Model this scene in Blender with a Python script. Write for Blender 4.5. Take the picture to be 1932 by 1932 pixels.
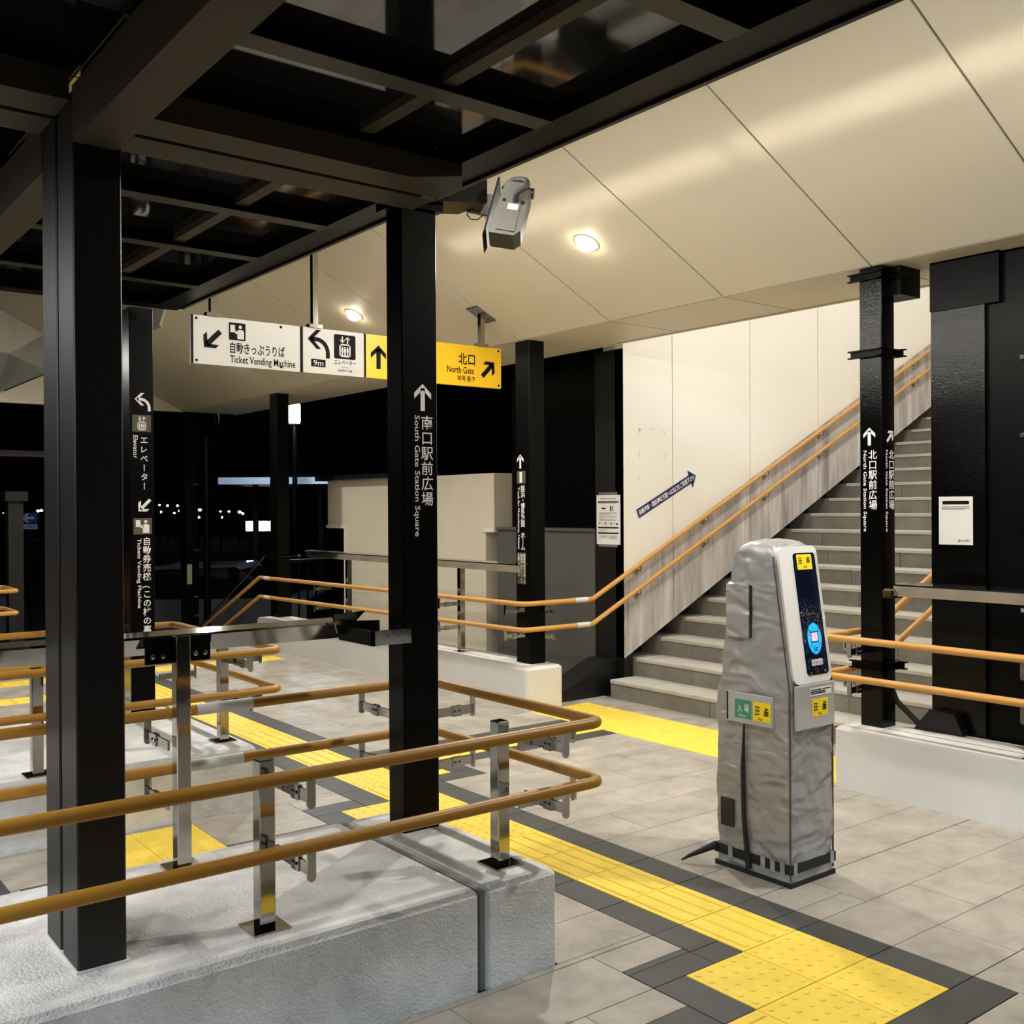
import bpy, bmesh, math, random
from mathutils import Vector, Matrix, noise
random.seed(7)
for o in list(bpy.data.objects): bpy.data.objects.remove(o)
S = bpy.context.scene
C = S.collection
pi = math.pi

# ------------------------------------------------------------------ camera
def look():
    yaw, pitch, roll, f = 0.65895, -0.00396, -0.00546, 1950.1
    fwd = Vector((math.sin(yaw)*math.cos(pitch), math.cos(yaw)*math.cos(pitch), math.sin(pitch)))
    right = Vector((math.cos(yaw), -math.sin(yaw), 0)); up = right.cross(fwd)
    r = right*math.cos(roll)+up*math.sin(roll); u = -right*math.sin(roll)+up*math.cos(roll)
    cd = bpy.data.cameras.new('camera'); co = bpy.data.objects.new('camera', cd); C.objects.link(co)
    m = Matrix.Identity(4)
    for i in range(3):
        m[i][0] = r[i]; m[i][1] = u[i]; m[i][2] = -fwd[i]
    m[2][3] = 1.57
    co.matrix_world = m
    cd.sensor_width = 36; cd.lens = f/1932*36; cd.clip_start = .05; cd.clip_end = 400
    S.camera = co
    return r, u, fwd, f
CR, CU, CF, FPX = look()
def project(x, y, z):
    v = Vector((x, y, z-1.57)); d = v.dot(CF)
    if d < .05: return None
    return (966+FPX*v.dot(CR)/d, 966-FPX*v.dot(CU)/d, d)

# ------------------------------------------------------------------ world, exposure
w = bpy.data.worlds.new('night_sky'); S.world = w; w.use_nodes = True
w.node_tree.nodes['Background'].inputs[0].default_value = (.20, .26, .40, 1)
w.node_tree.nodes['Background'].inputs[1].default_value = .0015
S.view_settings.view_transform = 'Standard'; S.view_settings.look = 'None'
S.view_settings.exposure = .12; S.view_settings.gamma = 1; S.view_settings.use_curve_mapping = False

# powers of the lamps the place has and of an added ceiling-band light (used by their builders further down)
POW_DOWN, POW_TUBE, POW_STAIR, POW_STREET, POW_EDGE, POW_ADDED_BAND = 62, 44, 42, 190, 2.5, .55
WARM, NEUTRAL, COLD = (1, .94, .84), (1, .97, .93), (.60, .80, 1)

# ------------------------------------------------------------------ materials
def mat(name, col, rough=.5, metal=0, emit=None, estr=0, spec=.5, bump=0, bscale=60, var=0, vscale=3, coat=0, rnd=0, alpha=1, detail=3, stretch=None, trans=0, bdist=.01, distort=0):
    m = bpy.data.materials.new(name); m.use_nodes = True
    nt = m.node_tree; b = nt.nodes['Principled BSDF']; L = nt.links
    b.inputs['Base Color'].default_value = (*col, 1)
    b.inputs['Roughness'].default_value = rough; b.inputs['Metallic'].default_value = metal
    b.inputs['Specular IOR Level'].default_value = spec
    b.inputs['Coat Weight'].default_value = coat
    b.inputs['Alpha'].default_value = alpha
    b.inputs['Transmission Weight'].default_value = trans
    if emit:
        b.inputs['Emission Color'].default_value = (*emit, 1); b.inputs['Emission Strength'].default_value = estr
    if bump or var:
        g = nt.nodes.new('ShaderNodeNewGeometry')
        mp = nt.nodes.new('ShaderNodeMapping'); L.new(g.outputs['Position'], mp.inputs['Vector'])
        if stretch: mp.inputs['Scale'].default_value = stretch
    if var or rnd:
        mul = nt.nodes.new('ShaderNodeMixRGB'); mul.blend_type = 'MULTIPLY'; mul.inputs[0].default_value = 1
        mul.inputs[1].default_value = (*col, 1)
        last = None
        if var:
            n = nt.nodes.new('ShaderNodeTexNoise'); n.inputs['Scale'].default_value = vscale; n.inputs['Detail'].default_value = 6
            n.inputs['Roughness'].default_value = .65
            L.new(mp.outputs['Vector'], n.inputs['Vector'])
            r = nt.nodes.new('ShaderNodeMapRange'); r.inputs[1].default_value = .3; r.inputs[2].default_value = .7
            r.inputs[3].default_value = 1-var; r.inputs[4].default_value = 1+var*.4
            L.new(n.outputs['Fac'], r.inputs[0]); last = r.outputs[0]
        if rnd:
            oi = nt.nodes.new('ShaderNodeObjectInfo')
            r2 = nt.nodes.new('ShaderNodeMapRange'); r2.inputs[3].default_value = 1-rnd; r2.inputs[4].default_value = 1+rnd
            L.new(oi.outputs['Random'], r2.inputs[0])
            if last:
                mm = nt.nodes.new('ShaderNodeMath'); mm.operation = 'MULTIPLY'
                L.new(last, mm.inputs[0]); L.new(r2.outputs[0], mm.inputs[1]); last = mm.outputs[0]
            else: last = r2.outputs[0]
        L.new(last, mul.inputs[2]); L.new(mul.outputs[0], b.inputs['Base Color'])
    if bump:
        n2 = nt.nodes.new('ShaderNodeTexNoise'); n2.inputs['Scale'].default_value = bscale; n2.inputs['Detail'].default_value = detail; n2.inputs['Distortion'].default_value = distort
        L.new(mp.outputs['Vector'], n2.inputs['Vector'])
        bp = nt.nodes.new('ShaderNodeBump'); bp.inputs['Strength'].default_value = bump; bp.inputs['Distance'].default_value = bdist
        L.new(n2.outputs['Fac'], bp.inputs['Height']); L.new(bp.outputs['Normal'], b.inputs['Normal'])
    return m
M = {}
M['tile'] = mat('beige_stone_tile', (.40, .368, .318), .5, var=.34, vscale=4.5, rnd=.07, spec=.35)
M['dark_tile'] = mat('charcoal_tile', (.062, .062, .06), .55, var=.25, vscale=9, rnd=.08, spec=.35)
M['grout'] = mat('grout', (.05, .045, .04), .9)
M['yellow'] = mat('yellow_tactile_tile', (.90, .66, .085), .5, var=.14, vscale=7, rnd=.03, spec=.3)
M['plinth'] = mat('sprayed_plinth_paint', (.74, .745, .74), .55, bump=.7, bscale=120, var=.34, vscale=3.6, spec=.4)
M['plinth_fine'] = mat('smooth_plinth_paint', (.70, .69, .66), .55, bump=.15, bscale=170, var=.06, vscale=2, spec=.35)
M['sealant'] = mat('grey_sealant', (.16, .155, .15), .7, var=.2, vscale=20)
M['black'] = mat('black_steel_paint', (.0018, .0018, .0018), .30, bump=.05, bscale=70, spec=.10)
M['black_gloss'] = mat('glossy_black_paint', (.0012, .0012, .0012), .14, bump=.10, bscale=150, spec=.24)
M['black_old'] = mat('worn_black_steel_paint', (.004, .004, .004), .42, bump=.05, bscale=60, spec=.4, var=.3, vscale=2, stretch=(6, 6, .6))
M['brown'] = mat('dark_brown_steel_paint', (.052, .041, .027), .55, var=.2, vscale=2, spec=.2)
M['roof_glass'] = mat('dark_roof_panel', (.006, .006, .006), .05, spec=1.0)
M['steel'] = mat('polished_stainless_steel', (.42, .40, .36), .09, 1, bump=.03, bscale=14)
M['rail'] = mat('brown_vinyl_handrail', (.41, .205, .030), .42, var=.14, vscale=4, spec=.35, rnd=.03)
M['rail_tan'] = mat('tan_vinyl_handrail', (.56, .29, .07), .42, var=.10, vscale=4, spec=.35)
M['tape'] = mat('pale_grip_tape', (.62, .62, .60), .45, spec=.4)
M['ceiling'] = mat('cream_ceiling_panel', (.70, .635, .50), .5, var=.03, vscale=.8, spec=.35)
M['seam'] = mat('ceiling_seam', (.20, .18, .14), .8)
M['wall'] = mat('white_wall_panel', (.80, .77, .69), .5, var=.03, vscale=1.2, spec=.3)
M['wall_seam'] = mat('wall_seam', (.45, .43, .38), .8)
M['clad'] = mat('stained_concrete_cladding', (.55, .51, .49), .6, var=.55, vscale=2.6, stretch=(3.6, 3.6, .35), spec=.3)
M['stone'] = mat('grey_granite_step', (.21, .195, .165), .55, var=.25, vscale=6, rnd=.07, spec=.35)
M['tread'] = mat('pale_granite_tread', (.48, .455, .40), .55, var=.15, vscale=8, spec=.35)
M['white'] = mat('white_sign_face', (.50, .49, .455), .4, spec=.25)
M['yellow_sign'] = mat('yellow_sign_face', (.80, .47, .01), .4, spec=.35)
M['ink'] = mat('black_print', (.006, .006, .006), .6, spec=.08)
M['ink_grey'] = mat('grey_print', (.25, .25, .25), .6)
M['letter'] = mat('white_lettering', (.93, .93, .91), .5)
M['olive'] = mat('olive_icon_ground', (.10, .09, .05), .5)
M['fabric'] = mat('silver_cover_fabric', (.33, .335, .345), .34, .15, bump=.75, bscale=6, var=.05, vscale=3, spec=.6, bdist=.05, detail=1, distort=.7, stretch=(1, 1, 2.0))
M['fabric_edge'] = mat('grey_piping', (.05, .05, .05), .5)
M['black_cloth'] = mat('black_webbing', (.008, .008, .008), .7)
M['mesh_patch'] = mat('brown_mesh_patch', (.035, .03, .02), .8, bump=.5, bscale=700)
M['plastic'] = mat('white_plastic', (.80, .80, .79), .25, coat=.4)
M['vinyl'] = mat('clear_window_vinyl', (.42, .43, .42), .15, coat=.8)
M['screen'] = mat('dark_screen', (.003, .004, .008), .06, emit=(.004, .012, .045), estr=.3)
M['cyan'] = mat('lit_cyan_reader', (.02, .40, .80), .3, emit=(.01, .36, .85), estr=1.0)
M['pink'] = mat('lit_pink_target', (.7, .5, .6), .3, emit=(.75, .52, .62), estr=.75)
M['glow_white'] = mat('lit_screen_reflection', (.9, .9, .9), .1)
M['label_yellow'] = mat('yellow_label', (.90, .70, .02), .4)
M['label_lit'] = mat('lit_yellow_label', (.92, .75, .03), .4, emit=(.9, .68, .02), estr=.35)
M['label_green'] = mat('green_label', (.05, .26, .18), .4)
M['blue'] = mat('navy_banner', (.012, .016, .10), .4)
M['paper'] = mat('white_paper', (.80, .79, .77), .6)
M['tape_grey'] = mat('grey_tape', (.17, .17, .16), .4)
M['cam_grey'] = mat('grey_camera_housing', (.055, .052, .042), .5, var=.2, vscale=12)
M['lamp'] = mat('lit_downlight_lens', (1, 1, 1), .4, emit=(1, .90, .70), estr=38)
M['tube'] = mat('lit_tube', (1, 1, 1), .4, emit=(1, .95, .86), estr=9)
M['tube_edge'] = mat('bright_edge_tube', (1, 1, 1), .4, emit=(1, .95, .86), estr=95)
M['lantern'] = mat('lit_lantern_glass', (1, 1, 1), .3, emit=(.72, .9, 1), estr=5.5)
M['far_light'] = mat('distant_lamp', (1, 1, 1), .3, emit=(.85, .95, 1), estr=8)
M['far_sign'] = mat('lit_far_sign', (1, 1, 1), .3, emit=(.9, .97, 1), estr=3)
M['red_lamp'] = mat('red_indicator', (.6, .02, .03), .3, emit=(1, .08, .1), estr=1.5)
M['asphalt'] = mat('asphalt', (.02, .02, .021), .8, bump=.3, bscale=40)
M['concrete'] = mat('cream_rendered_wall', (.72, .66, .54), .6, var=.05, vscale=2, spec=.3)
M['concrete_shade'] = mat('shade_toned_rendered_wall', (.095, .092, .083), .6, var=.12, vscale=2)  # shade beside the stairs put into the wall colour as dark grey
M['pillar'] = mat('dark_stone', (.012, .011, .009), .8, var=.3, vscale=6)
M['fascia'] = mat('pale_metal_fascia', (.75, .77, .80), .35)
M['car'] = mat('silver_car_paint', (.30, .33, .36), .22, .6, coat=1)
M['car_dark'] = mat('dark_car_paint', (.02, .022, .025), .2, .3, coat=1)
M['glass_dark'] = mat('dark_car_glass', (.006, .007, .008), .05)
M['rubber'] = mat('black_rubber', (.01, .01, .01), .7)
M['green_glass'] = mat('pale_green_glass', (.34, .38, .29), .08, coat=1)
M['blue_sign'] = mat('blue_sign_face', (.02, .04, .22), .4)
M['pale_blue'] = mat('pale_blue_print', (.30, .38, .52), .5)
M['rust'] = mat('dull_pink_steel', (.33, .22, .20), .5)

# ------------------------------------------------------------------ builders
def setp(o, label=None, cat=None, group=None, kind=None):
    if label: o['label'] = label
    if cat: o['category'] = cat
    if group: o['group'] = group
    if kind: o['kind'] = kind
    return o
def empty(name, loc, label, cat, group=None, kind=None):
    o = bpy.data.objects.new(name, None); o.location = loc; o.empty_display_size = .1; C.objects.link(o)
    return setp(o, label, cat, group, kind)
def link(name, me, m, parent=None):
    o = bpy.data.objects.new(name, me); C.objects.link(o)
    if m is not None and not me.materials: me.materials.append(M[m] if isinstance(m, str) else m)
    if parent is not None:
        o.parent = parent
        o.matrix_parent_inverse = Matrix.Translation(-abs_loc(parent))
    return o
def abs_loc(o):
    v = Vector(o.location)
    p = o.parent
    if p is not None and o.type == 'EMPTY': v = v
    return v if o.type == 'EMPTY' and p is None else Vector((0, 0, 0)) if p is None else Vector((0, 0, 0))
class MB:
    def __init__(s): s.v = []; s.f = []
    def box(s, x0, x1, y0, y1, z0, z1, m=None):
        b = len(s.v)
        pts = [(x0, y0, z0), (x1, y0, z0), (x1, y1, z0), (x0, y1, z0), (x0, y0, z1), (x1, y0, z1), (x1, y1, z1), (x0, y1, z1)]
        s.v += [tuple(m @ Vector(p)) if m else p for p in pts]
        s.f += [tuple(b+i for i in q) for q in ((0, 3, 2, 1), (4, 5, 6, 7), (0, 1, 5, 4), (1, 2, 6, 5), (2, 3, 7, 6), (3, 0, 4, 7))]
        return s
    def cbox(s, x0, x1, y0, y1, z0, z1, c=.004):
        # box with chamfered vertical edges and top
        b = len(s.v)
        ring = lambda i, z: [(x0+i+c, y0+i, z), (x1-i-c, y0+i, z), (x1-i, y0+i+c, z), (x1-i, y1-i-c, z), (x1-i-c, y1-i, z), (x0+i+c, y1-i, z), (x0+i, y1-i-c, z), (x0+i, y0+i+c, z)]
        s.v += ring(0, z0)+ring(0, z1-c)+ring(c, z1)
        for k in range(2):
            for i in range(8):
                j = (i+1) % 8; s.f.append((b+k*8+i, b+k*8+j, b+k*8+8+j, b+k*8+8+i))
        s.f.append(tuple(b+16+i for i in range(8))); s.f.append(tuple(b+7-i for i in range(8)))
        return s
    def prism(s, poly, a0, a1, fn):
        # poly: 2D outline, fn(p, q, a) -> 3D
        n = len(poly); b = len(s.v)
        s.v += [fn(p[0], p[1], a0) for p in poly]+[fn(p[0], p[1], a1) for p in poly]
        for i in range(n):
            j = (i+1) % n; s.f.append((b+i, b+j, b+n+j, b+n+i))
        s.f.append(tuple(b+n-1-i for i in range(n))); s.f.append(tuple(b+n+i for i in range(n)))
        return s
    def tube(s, pts, r, n=10, cap=True):
        pts = [Vector(p) for p in pts]; b = len(s.v); m = len(pts)
        prev = None
        for i, p in enumerate(pts):
            t = (pts[min(i+1, m-1)]-pts[max(i-1, 0)]).normalized()
            if prev is None:
                a = Vector((0, 0, 1)) if abs(t.z) < .9 else Vector((1, 0, 0))
                u = t.cross(a).normalized()
            else: u = (prev-t*prev.dot(t)).normalized()
            prev = u; q = t.cross(u)
            rr = r[i] if isinstance(r, (list, tuple)) else r
            for k in range(n):
                an = 2*pi*k/n; s.v.append(tuple(p+(u*math.cos(an)+q*math.sin(an))*rr))
        for i in range(m-1):
            for k in range(n):
                k2 = (k+1) % n
                s.f.append((b+i*n+k, b+i*n+k2, b+(i+1)*n+k2, b+(i+1)*n+k))
        if cap:
            s.f.append(tuple(b+n-1-k for k in range(n))); s.f.append(tuple(b+(m-1)*n+k for k in range(n)))
        return s
    def lathe(s, prof, c, n=16, axis=(0, 0, 1)):
        ax = Vector(axis).normalized(); a = Vector((1, 0, 0)) if abs(ax.x) < .9 else Vector((0, 1, 0))
        u = ax.cross(a).normalized(); q = ax.cross(u); c = Vector(c)
        b = len(s.v); m = len(prof)
        for r, h in prof:
            for k in range(n):
                an = 2*pi*k/n; s.v.append(tuple(c+ax*h+(u*math.cos(an)+q*math.sin(an))*r))
        for i in range(m-1):
            for k in range(n):
                k2 = (k+1) % n; s.f.append((b+i*n+k, b+i*n+k2, b+(i+1)*n+k2, b+(i+1)*n+k))
        s.f.append(tuple(b+n-1-k for k in range(n))); s.f.append(tuple(b+(m-1)*n+k for k in range(n)))
        return s
    def mesh(s, name, smooth=False):
        me = bpy.data.meshes.new(name); me.from_pydata(s.v, [], s.f); me.update()
        bm = bmesh.new(); bm.from_mesh(me); bmesh.ops.recalc_face_normals(bm, faces=bm.faces[:]); bm.to_mesh(me); bm.free()
        if smooth:
            me.shade_smooth()
            try: me.set_sharp_from_angle(angle=math.radians(40))
            except Exception: pass
        return me
    def obj(s, name, m, parent=None, smooth=False): return link(name, s.mesh(name, smooth), m, parent)
def box(name, x0, x1, y0, y1, z0, z1, m, parent=None, c=0):
    b = MB(); (b.cbox(x0, x1, y0, y1, z0, z1, c) if c else b.box(x0, x1, y0, y1, z0, z1))
    return b.obj(name, m, parent)
def roundpath(pts, r, n=7):
    pts = [Vector(p) for p in pts]; out = [pts[0]]
    for i in range(1, len(pts)-1):
        a, b, c = pts[i-1], pts[i], pts[i+1]
        d1 = (a-b).normalized(); d2 = (c-b).normalized(); th = d1.angle(d2)
        if th > pi-.02: out.append(b); continue
        t = min(r/math.tan(th/2), (a-b).length*.49, (c-b).length*.49)
        p0 = b+d1*t; p1 = b+d2*t
        for k in range(n+1):
            s = k/n; out.append(p0*(1-s)**2+b*2*s*(1-s)+p1*s*s)
    out.append(pts[-1]); return out

# flat print: planes given by origin, right and up vectors
X, Y, Z = Vector((1, 0, 0)), Vector((0, 1, 0)), Vector((0, 0, 1))
class Plane:
    def __init__(s, o, u, v): s.o = Vector(o); s.u = Vector(u).normalized(); s.v = Vector(v).normalized(); s.n = s.u.cross(s.v)
    def p(s, a, b, h=0): return tuple(s.o+s.u*a+s.v*b+s.n*h)
_glyph = {}
def glyphs(txt, bold=.0):
    k = (txt, bold)
    if k in _glyph: return _glyph[k]
    cu = bpy.data.curves.new('t', 'FONT'); cu.body = txt; cu.size = 1; cu.offset = bold; cu.resolution_u = 2; cu.fill_mode = 'FRONT'
    ob = bpy.data.objects.new('t', cu); C.objects.link(ob)
    bpy.context.view_layer.update()
    dg = bpy.context.evaluated_depsgraph_get()
    me = bpy.data.meshes.new_from_object(ob.evaluated_get(dg))
    v = [tuple(q.co[:2]) for q in me.vertices]; f = [tuple(p.vertices) for p in me.polygons]
    bpy.data.objects.remove(ob); bpy.data.curves.remove(cu); bpy.data.meshes.remove(me)
    _glyph[k] = (v, f); return v, f
def flat(name, pl, polys, m, parent, h=.0015):
    v = []; f = []
    for poly in polys:
        b = len(v); v += [pl.p(a, c, h) for a, c in poly]; f.append(tuple(range(b, b+len(poly))))
    me = bpy.data.meshes.new(name); me.from_pydata(v, [], f); me.update()
    # face towards the plane's normal
    bm = bmesh.new(); bm.from_mesh(me)
    for fc in bm.faces:
        if fc.normal.dot(pl.n) < 0: fc.normal_flip()
    bmesh.ops.triangulate(bm, faces=[fc for fc in bm.faces if len(fc.verts) > 4]); bm.to_mesh(me); bm.free()
    return link(name, me, m, parent)
def rect(a0, b0, a1, b1): return [(a0, b0), (a1, b0), (a1, b1), (a0, b1)]
def rrect(a0, b0, a1, b1, r):
    out = []
    for cx, cy, s in ((a1-r, b1-r, 0), (a0+r, b1-r, 90), (a0+r, b0+r, 180), (a1-r, b0+r, 270)):
        for k in range(5):
            an = math.radians(s+90*k/4); out.append((cx+r*math.cos(an), cy+r*math.sin(an)))
    return out
def disc(cx, cy, r, n=16, ry=None):
    ry = ry or r
    return [(cx+r*math.cos(2*pi*k/n), cy+ry*math.sin(2*pi*k/n)) for k in range(n)]
def text_polys(txt, a0, b0, a1, b1, bold=.0, turn=False, keep=False):
    v, f = glyphs(txt, bold)
    if not v: return []
    x0 = min(p[0] for p in v); x1 = max(p[0] for p in v); y0 = min(p[1] for p in v); y1 = max(p[1] for p in v)
    W = max(x1-x0, 1e-6); H = max(y1-y0, 1e-6)
    def mp(p):
        s = (p[0]-x0)/W; t = (p[1]-y0)/H
        if turn: s, t = t, 1-s
        return (a0+(a1-a0)*s, b0+(b1-b0)*t)
    return [[mp(v[i]) for i in q] for q in f]
def column_polys(chars, ac, top, size, pitch=None, bold=.0):
    # upright characters stacked downwards, centred on a = ac
    pitch = pitch or size*1.02; out = []
    for i, ch in enumerate(chars):
        b = top-pitch*(i+.5)
        if ch == ' ': continue
        if ch == 'ー':
            out.append(rect(ac-size*.05, b-size*.42, ac+size*.05, b+size*.42)); continue
        v, f = glyphs(ch, bold)
        if not v: continue
        cx = (min(p[0] for p in v)+max(p[0] for p in v))/2
        if ch == '(':
            for q in f: out.append([(ac+(v[k][1]-.36)*size, b-(v[k][0]-cx)*size-size*.2) for k in q])
        else:
            for q in f: out.append([(ac+(v[k][0]-cx)*size, b+(v[k][1]-.37)*size) for k in q])
    return out
def arrow_polys(cx, cy, s, ang=0, wgt=.16):
    # straight arrow, tip up at ang = 0, total height s
    t = wgt*.55
    polys = [[(-t, -.5), (t, -.5), (t, .34), (-t, .34)],
             [(0, .5), (.37, .16), (.37, -.06), (0, .28)], [(0, .5), (0, .28), (-.37, -.06), (-.37, .16)]]
    c, sn = math.cos(ang), math.sin(ang)
    return [[(cx+s*(x*c-y*sn), cy+s*(x*sn+y*c)) for x, y in p] for p in polys]
def bend_polys(cx, cy, s, wgt=.17):
    # arrow that starts at the bottom right and bends to the left
    out = []; n = 8; R = .52; t = wgt/2; ox, oy = -.14, -.30
    prev = None
    for k in range(n+1):
        an = math.radians(90*k/n); pi_, po = (ox+(R-t)*math.cos(an), oy+(R-t)*math.sin(an)), (ox+(R+t)*math.cos(an), oy+(R+t)*math.sin(an))
        if prev: out.append([prev[0], prev[1], po, pi_])
        prev = (pi_, po)
    out.append([(ox+R-t, -.5), (ox+R+t, -.5), (ox+R+t, oy), (ox+R-t, oy)])
    y = oy+R
    out.append([(ox, y-t), (ox, y+t), (-.36, y+t), (-.36, y-t)])
    out += [[(-.5, y), (-.12, y+.38), (.09, y+.38), (-.29, y)], [(-.5, y), (-.29, y), (.09, y-.38), (-.12, y-.38)]]
    return [[(cx+s*a, cy+s*b) for a, b in p] for p in out]
def lift_icon(cx, cy, s):
    f = [rect(-.26, -.42, .26, -.36), rect(-.26, .06, .26, .12), rect(-.26, -.42, -.20, .12), rect(.20, -.42, .26, .12)]
    for k in (-.12, 0, .12): f += [disc(k, -.02, .035, 8), rect(k-.045, -.22, k+.045, -.06), rect(k-.03, -.36, k+.03, -.22)]
    o = [[(cx+s*a, cy+s*b) for a, b in p] for p in f]
    return o+arrow_polys(cx-.12*s, cy+.29*s, .28*s, pi, .2)+arrow_polys(cx+.12*s, cy+.29*s, .28*s, 0, .2)
def ticket_icon(cx, cy, s):
    f = [rect(-.42, -.06, -.14, .36), disc(.18, .27, .10, 12), [(.0, -.42), (.40, -.42), (.40, .02), (.30, .12), (.08, .12), (.0, .02)],
         [(.02, .06), (-.06, -.06), (-.06, .08), (-.13, .06), (-.13, -.10), (-.04, -.16), (.06, -.04)]]
    return [[(cx+s*a, cy+s*b) for a, b in p] for p in f]

# ================================================================== SETTING
# ---- rectangles of the floor
def subtract(rs, cut):
    out = []
    for a in rs:
        x0, x1, y0, y1 = a; cx0, cx1, cy0, cy1 = cut
        if cx0 >= x1-1e-4 or cx1 <= x0+1e-4 or cy0 >= y1-1e-4 or cy1 <= y0+1e-4: out.append(a); continue
        if cy0 > y0: out.append((x0, x1, y0, cy0))
        if cy1 < y1: out.append((x0, x1, cy1, y1))
        m0, m1 = max(y0, cy0), min(y1, cy1)
        if cx0 > x0: out.append((x0, cx0, m0, m1))
        if cx1 < x1: out.append((cx1, x1, m0, m1))
    return [r for r in out if r[1]-r[0] > .012 and r[3]-r[2] > .012]
G = 2.384
tact = []   # x0, y0, type
def yrow(x, ys, t): tact.extend((x, y, t) for y in ys)
def xrow(xs, y, t): tact.extend((x, y, t) for x in xs)
yrow(2.87, [G+.3*k for k in range(5)], 'ly'); yrow(2.87, [G+1.5+.3*k for k in range(3)], 'w'); yrow(2.57, [4.184, 4.484], 'w')
yrow(2.87, [4.784], 'ly')
for a in (2.87, 3.17):
    for b in (5.084, 5.384): tact.append((a, b, 'w'))
yrow(2.87, [5.684+.3*k for k in range(4)], 'ly'); yrow(2.87, [6.884, 7.184, 7.484], 'w'); yrow(2.87, [7.784+.3*k for k in range(7)], 'ly')
for a in (2.57, 2.87):
    for b in (1.784, 2.084): tact.append((a, b, 'w'))
xrow([2.27-.3*k for k in range(9)], 1.784, 'lx')
xrow([3.47+.3*k for k in range(5)], 5.384, 'lx')
for a in (4.97, 5.27):
    for k in range(9): tact.append((a, 5.91-.3*k, 'w'))
for a in (1.29, 1.59):
    for b in (4.484, 4.784): tact.append((a, b, 'w'))
xrow([1.97, 2.27], 4.184, 'lx')
xrow([1.15+.3*k for k in range(12)], 10.02, 'w'); xrow([1.35+.3*k for k in range(5)], 9.08, 'lx')
yel = [(x, x+.3, y, y+.3) for x, y, t in tact]
dark_src = [(2.72, 3.32, 2.5, 9.98), (2.42, 3.32, 1.634, 2.534), (-.6, 2.57, 1.634, 2.234), (2.42, 3.32, 4.034, 4.934), (2.72, 3.62, 4.934, 5.834),
            (3.4, 4.97, 5.234, 5.834), (1.0, 2.57, 4.034, 4.634), (.06, .96, 4.03, 4.93)]
solid = [(-4, 2.293, 2.714, 3.66), (-4, 2.26, 5.12, 6.57), (4.95, 5.32, 6.22, 12), (4.97, 5.31, -4, 3.48)]
dark = []
for r in dark_src:
    ps = [r]
    for c in yel+dark+solid: ps = subtract(ps, c)
    dark += ps
def split_grid(rs, step, ox, oy):
    out = []
    for x0, x1, y0, y1 in rs:
        def cuts(a, b, o):
            k = math.ceil((a-o)/step-1e-3); c = [a]
            while o+k*step < b-.05:
                if o+k*step > a+.05: c.append(o+k*step)
                k += 1
            return c+[b]
        cx, cy = cuts(x0, x1, ox), cuts(y0, y1, oy)
        for i in range(len(cx)-1):
            for j in range(len(cy)-1): out.append((cx[i], cx[i+1], cy[j], cy[j+1]))
    return out
dark = split_grid(dark, .6, 2.72, G)
beige = []
FX0, FX1, FY0, FY1 = -2.5, 5.88, -1.0, 11.4
row = 0
k0 = math.floor((FY0-G)/.3)
for k in range(k0, 40):
    y0 = G+.3*k
    if y0 > FY1: break
    off = 3.02 if k % 2 == 0 else 3.32
    i = math.floor((FX0-off)/.6)
    while off+.6*i < FX1:
        x0 = off+.6*i; i += 1
        ps = [(max(x0, FX0), min(x0+.6, FX1), y0, y0+.3)]
        if ps[0][1]-ps[0][0] < .02: continue
        for c in dark_src+yel+solid: ps = subtract(ps, c)
        beige += ps
floor = box('floor', FX0, FX1+.3, FY0, FY1, -.2, -.006, 'grout'); setp(floor, 'beige and charcoal tiled concourse floor with yellow tactile paving', 'floor', kind='structure')
_tm = {}
def tile_mesh(wx, wy, m, key):
    k = (round(wx, 3), round(wy, 3), key)
    if k in _tm: return _tm[k]
    g = .0018; c = .0012; b = MB()
    ring = lambda i, z: [(g+i, g+i, z), (wx-g-i, g+i, z), (wx-g-i, wy-g-i, z), (g+i, wy-g-i, z)]
    b.v += ring(0, -.006)+ring(0, -c)+ring(c, 0)
    for q in range(2):
        for i in range(4): j = (i+1) % 4; b.f.append((q*4+i, q*4+j, q*4+4+j, q*4+4+i))
    b.f.append((8, 9, 10, 11))
    me = b.mesh('tile'); me.materials.append(M[m]); _tm[k] = me; return me
def in_view(r, mg=120):
    pts = [project(x, y, 0) for x in (r[0], r[1]) for y in (r[2], r[3])]
    return any(p and -mg < p[0] < 1932+mg and -mg < p[1] < 1932+mg for p in pts)
def seen_area(r):
    p = project((r[0]+r[1])/2, (r[2]+r[3])/2, 0)
    return (r[1]-r[0])*(r[3]-r[2])/p[2]**3 if p else 0
def lay(rects, m, name):
    vis = [r for r in rects if in_view(r)]; vis.sort(key=seen_area, reverse=True)
    keep = vis[:290]; ks = set(keep); rest = [r for r in rects if r not in ks]
    for r in keep:
        o = bpy.data.objects.new(name, tile_mesh(r[1]-r[0], r[3]-r[2], m, m)); C.objects.link(o); o.parent = floor; o.location = (r[0], r[2], random.uniform(-.0006, .0003))
    if rest:
        b = MB(); g = .0018
        for x0, x1, y0, y1 in rest: b.box(x0+g, x1-g, y0+g, y1-g, -.006, 0)
        o = b.obj(name+'_field', m, floor); setp(o, kind='stuff')
lay(beige, 'tile', 'floor_tile'); lay(dark, 'dark_tile', 'charcoal_tile')
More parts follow.
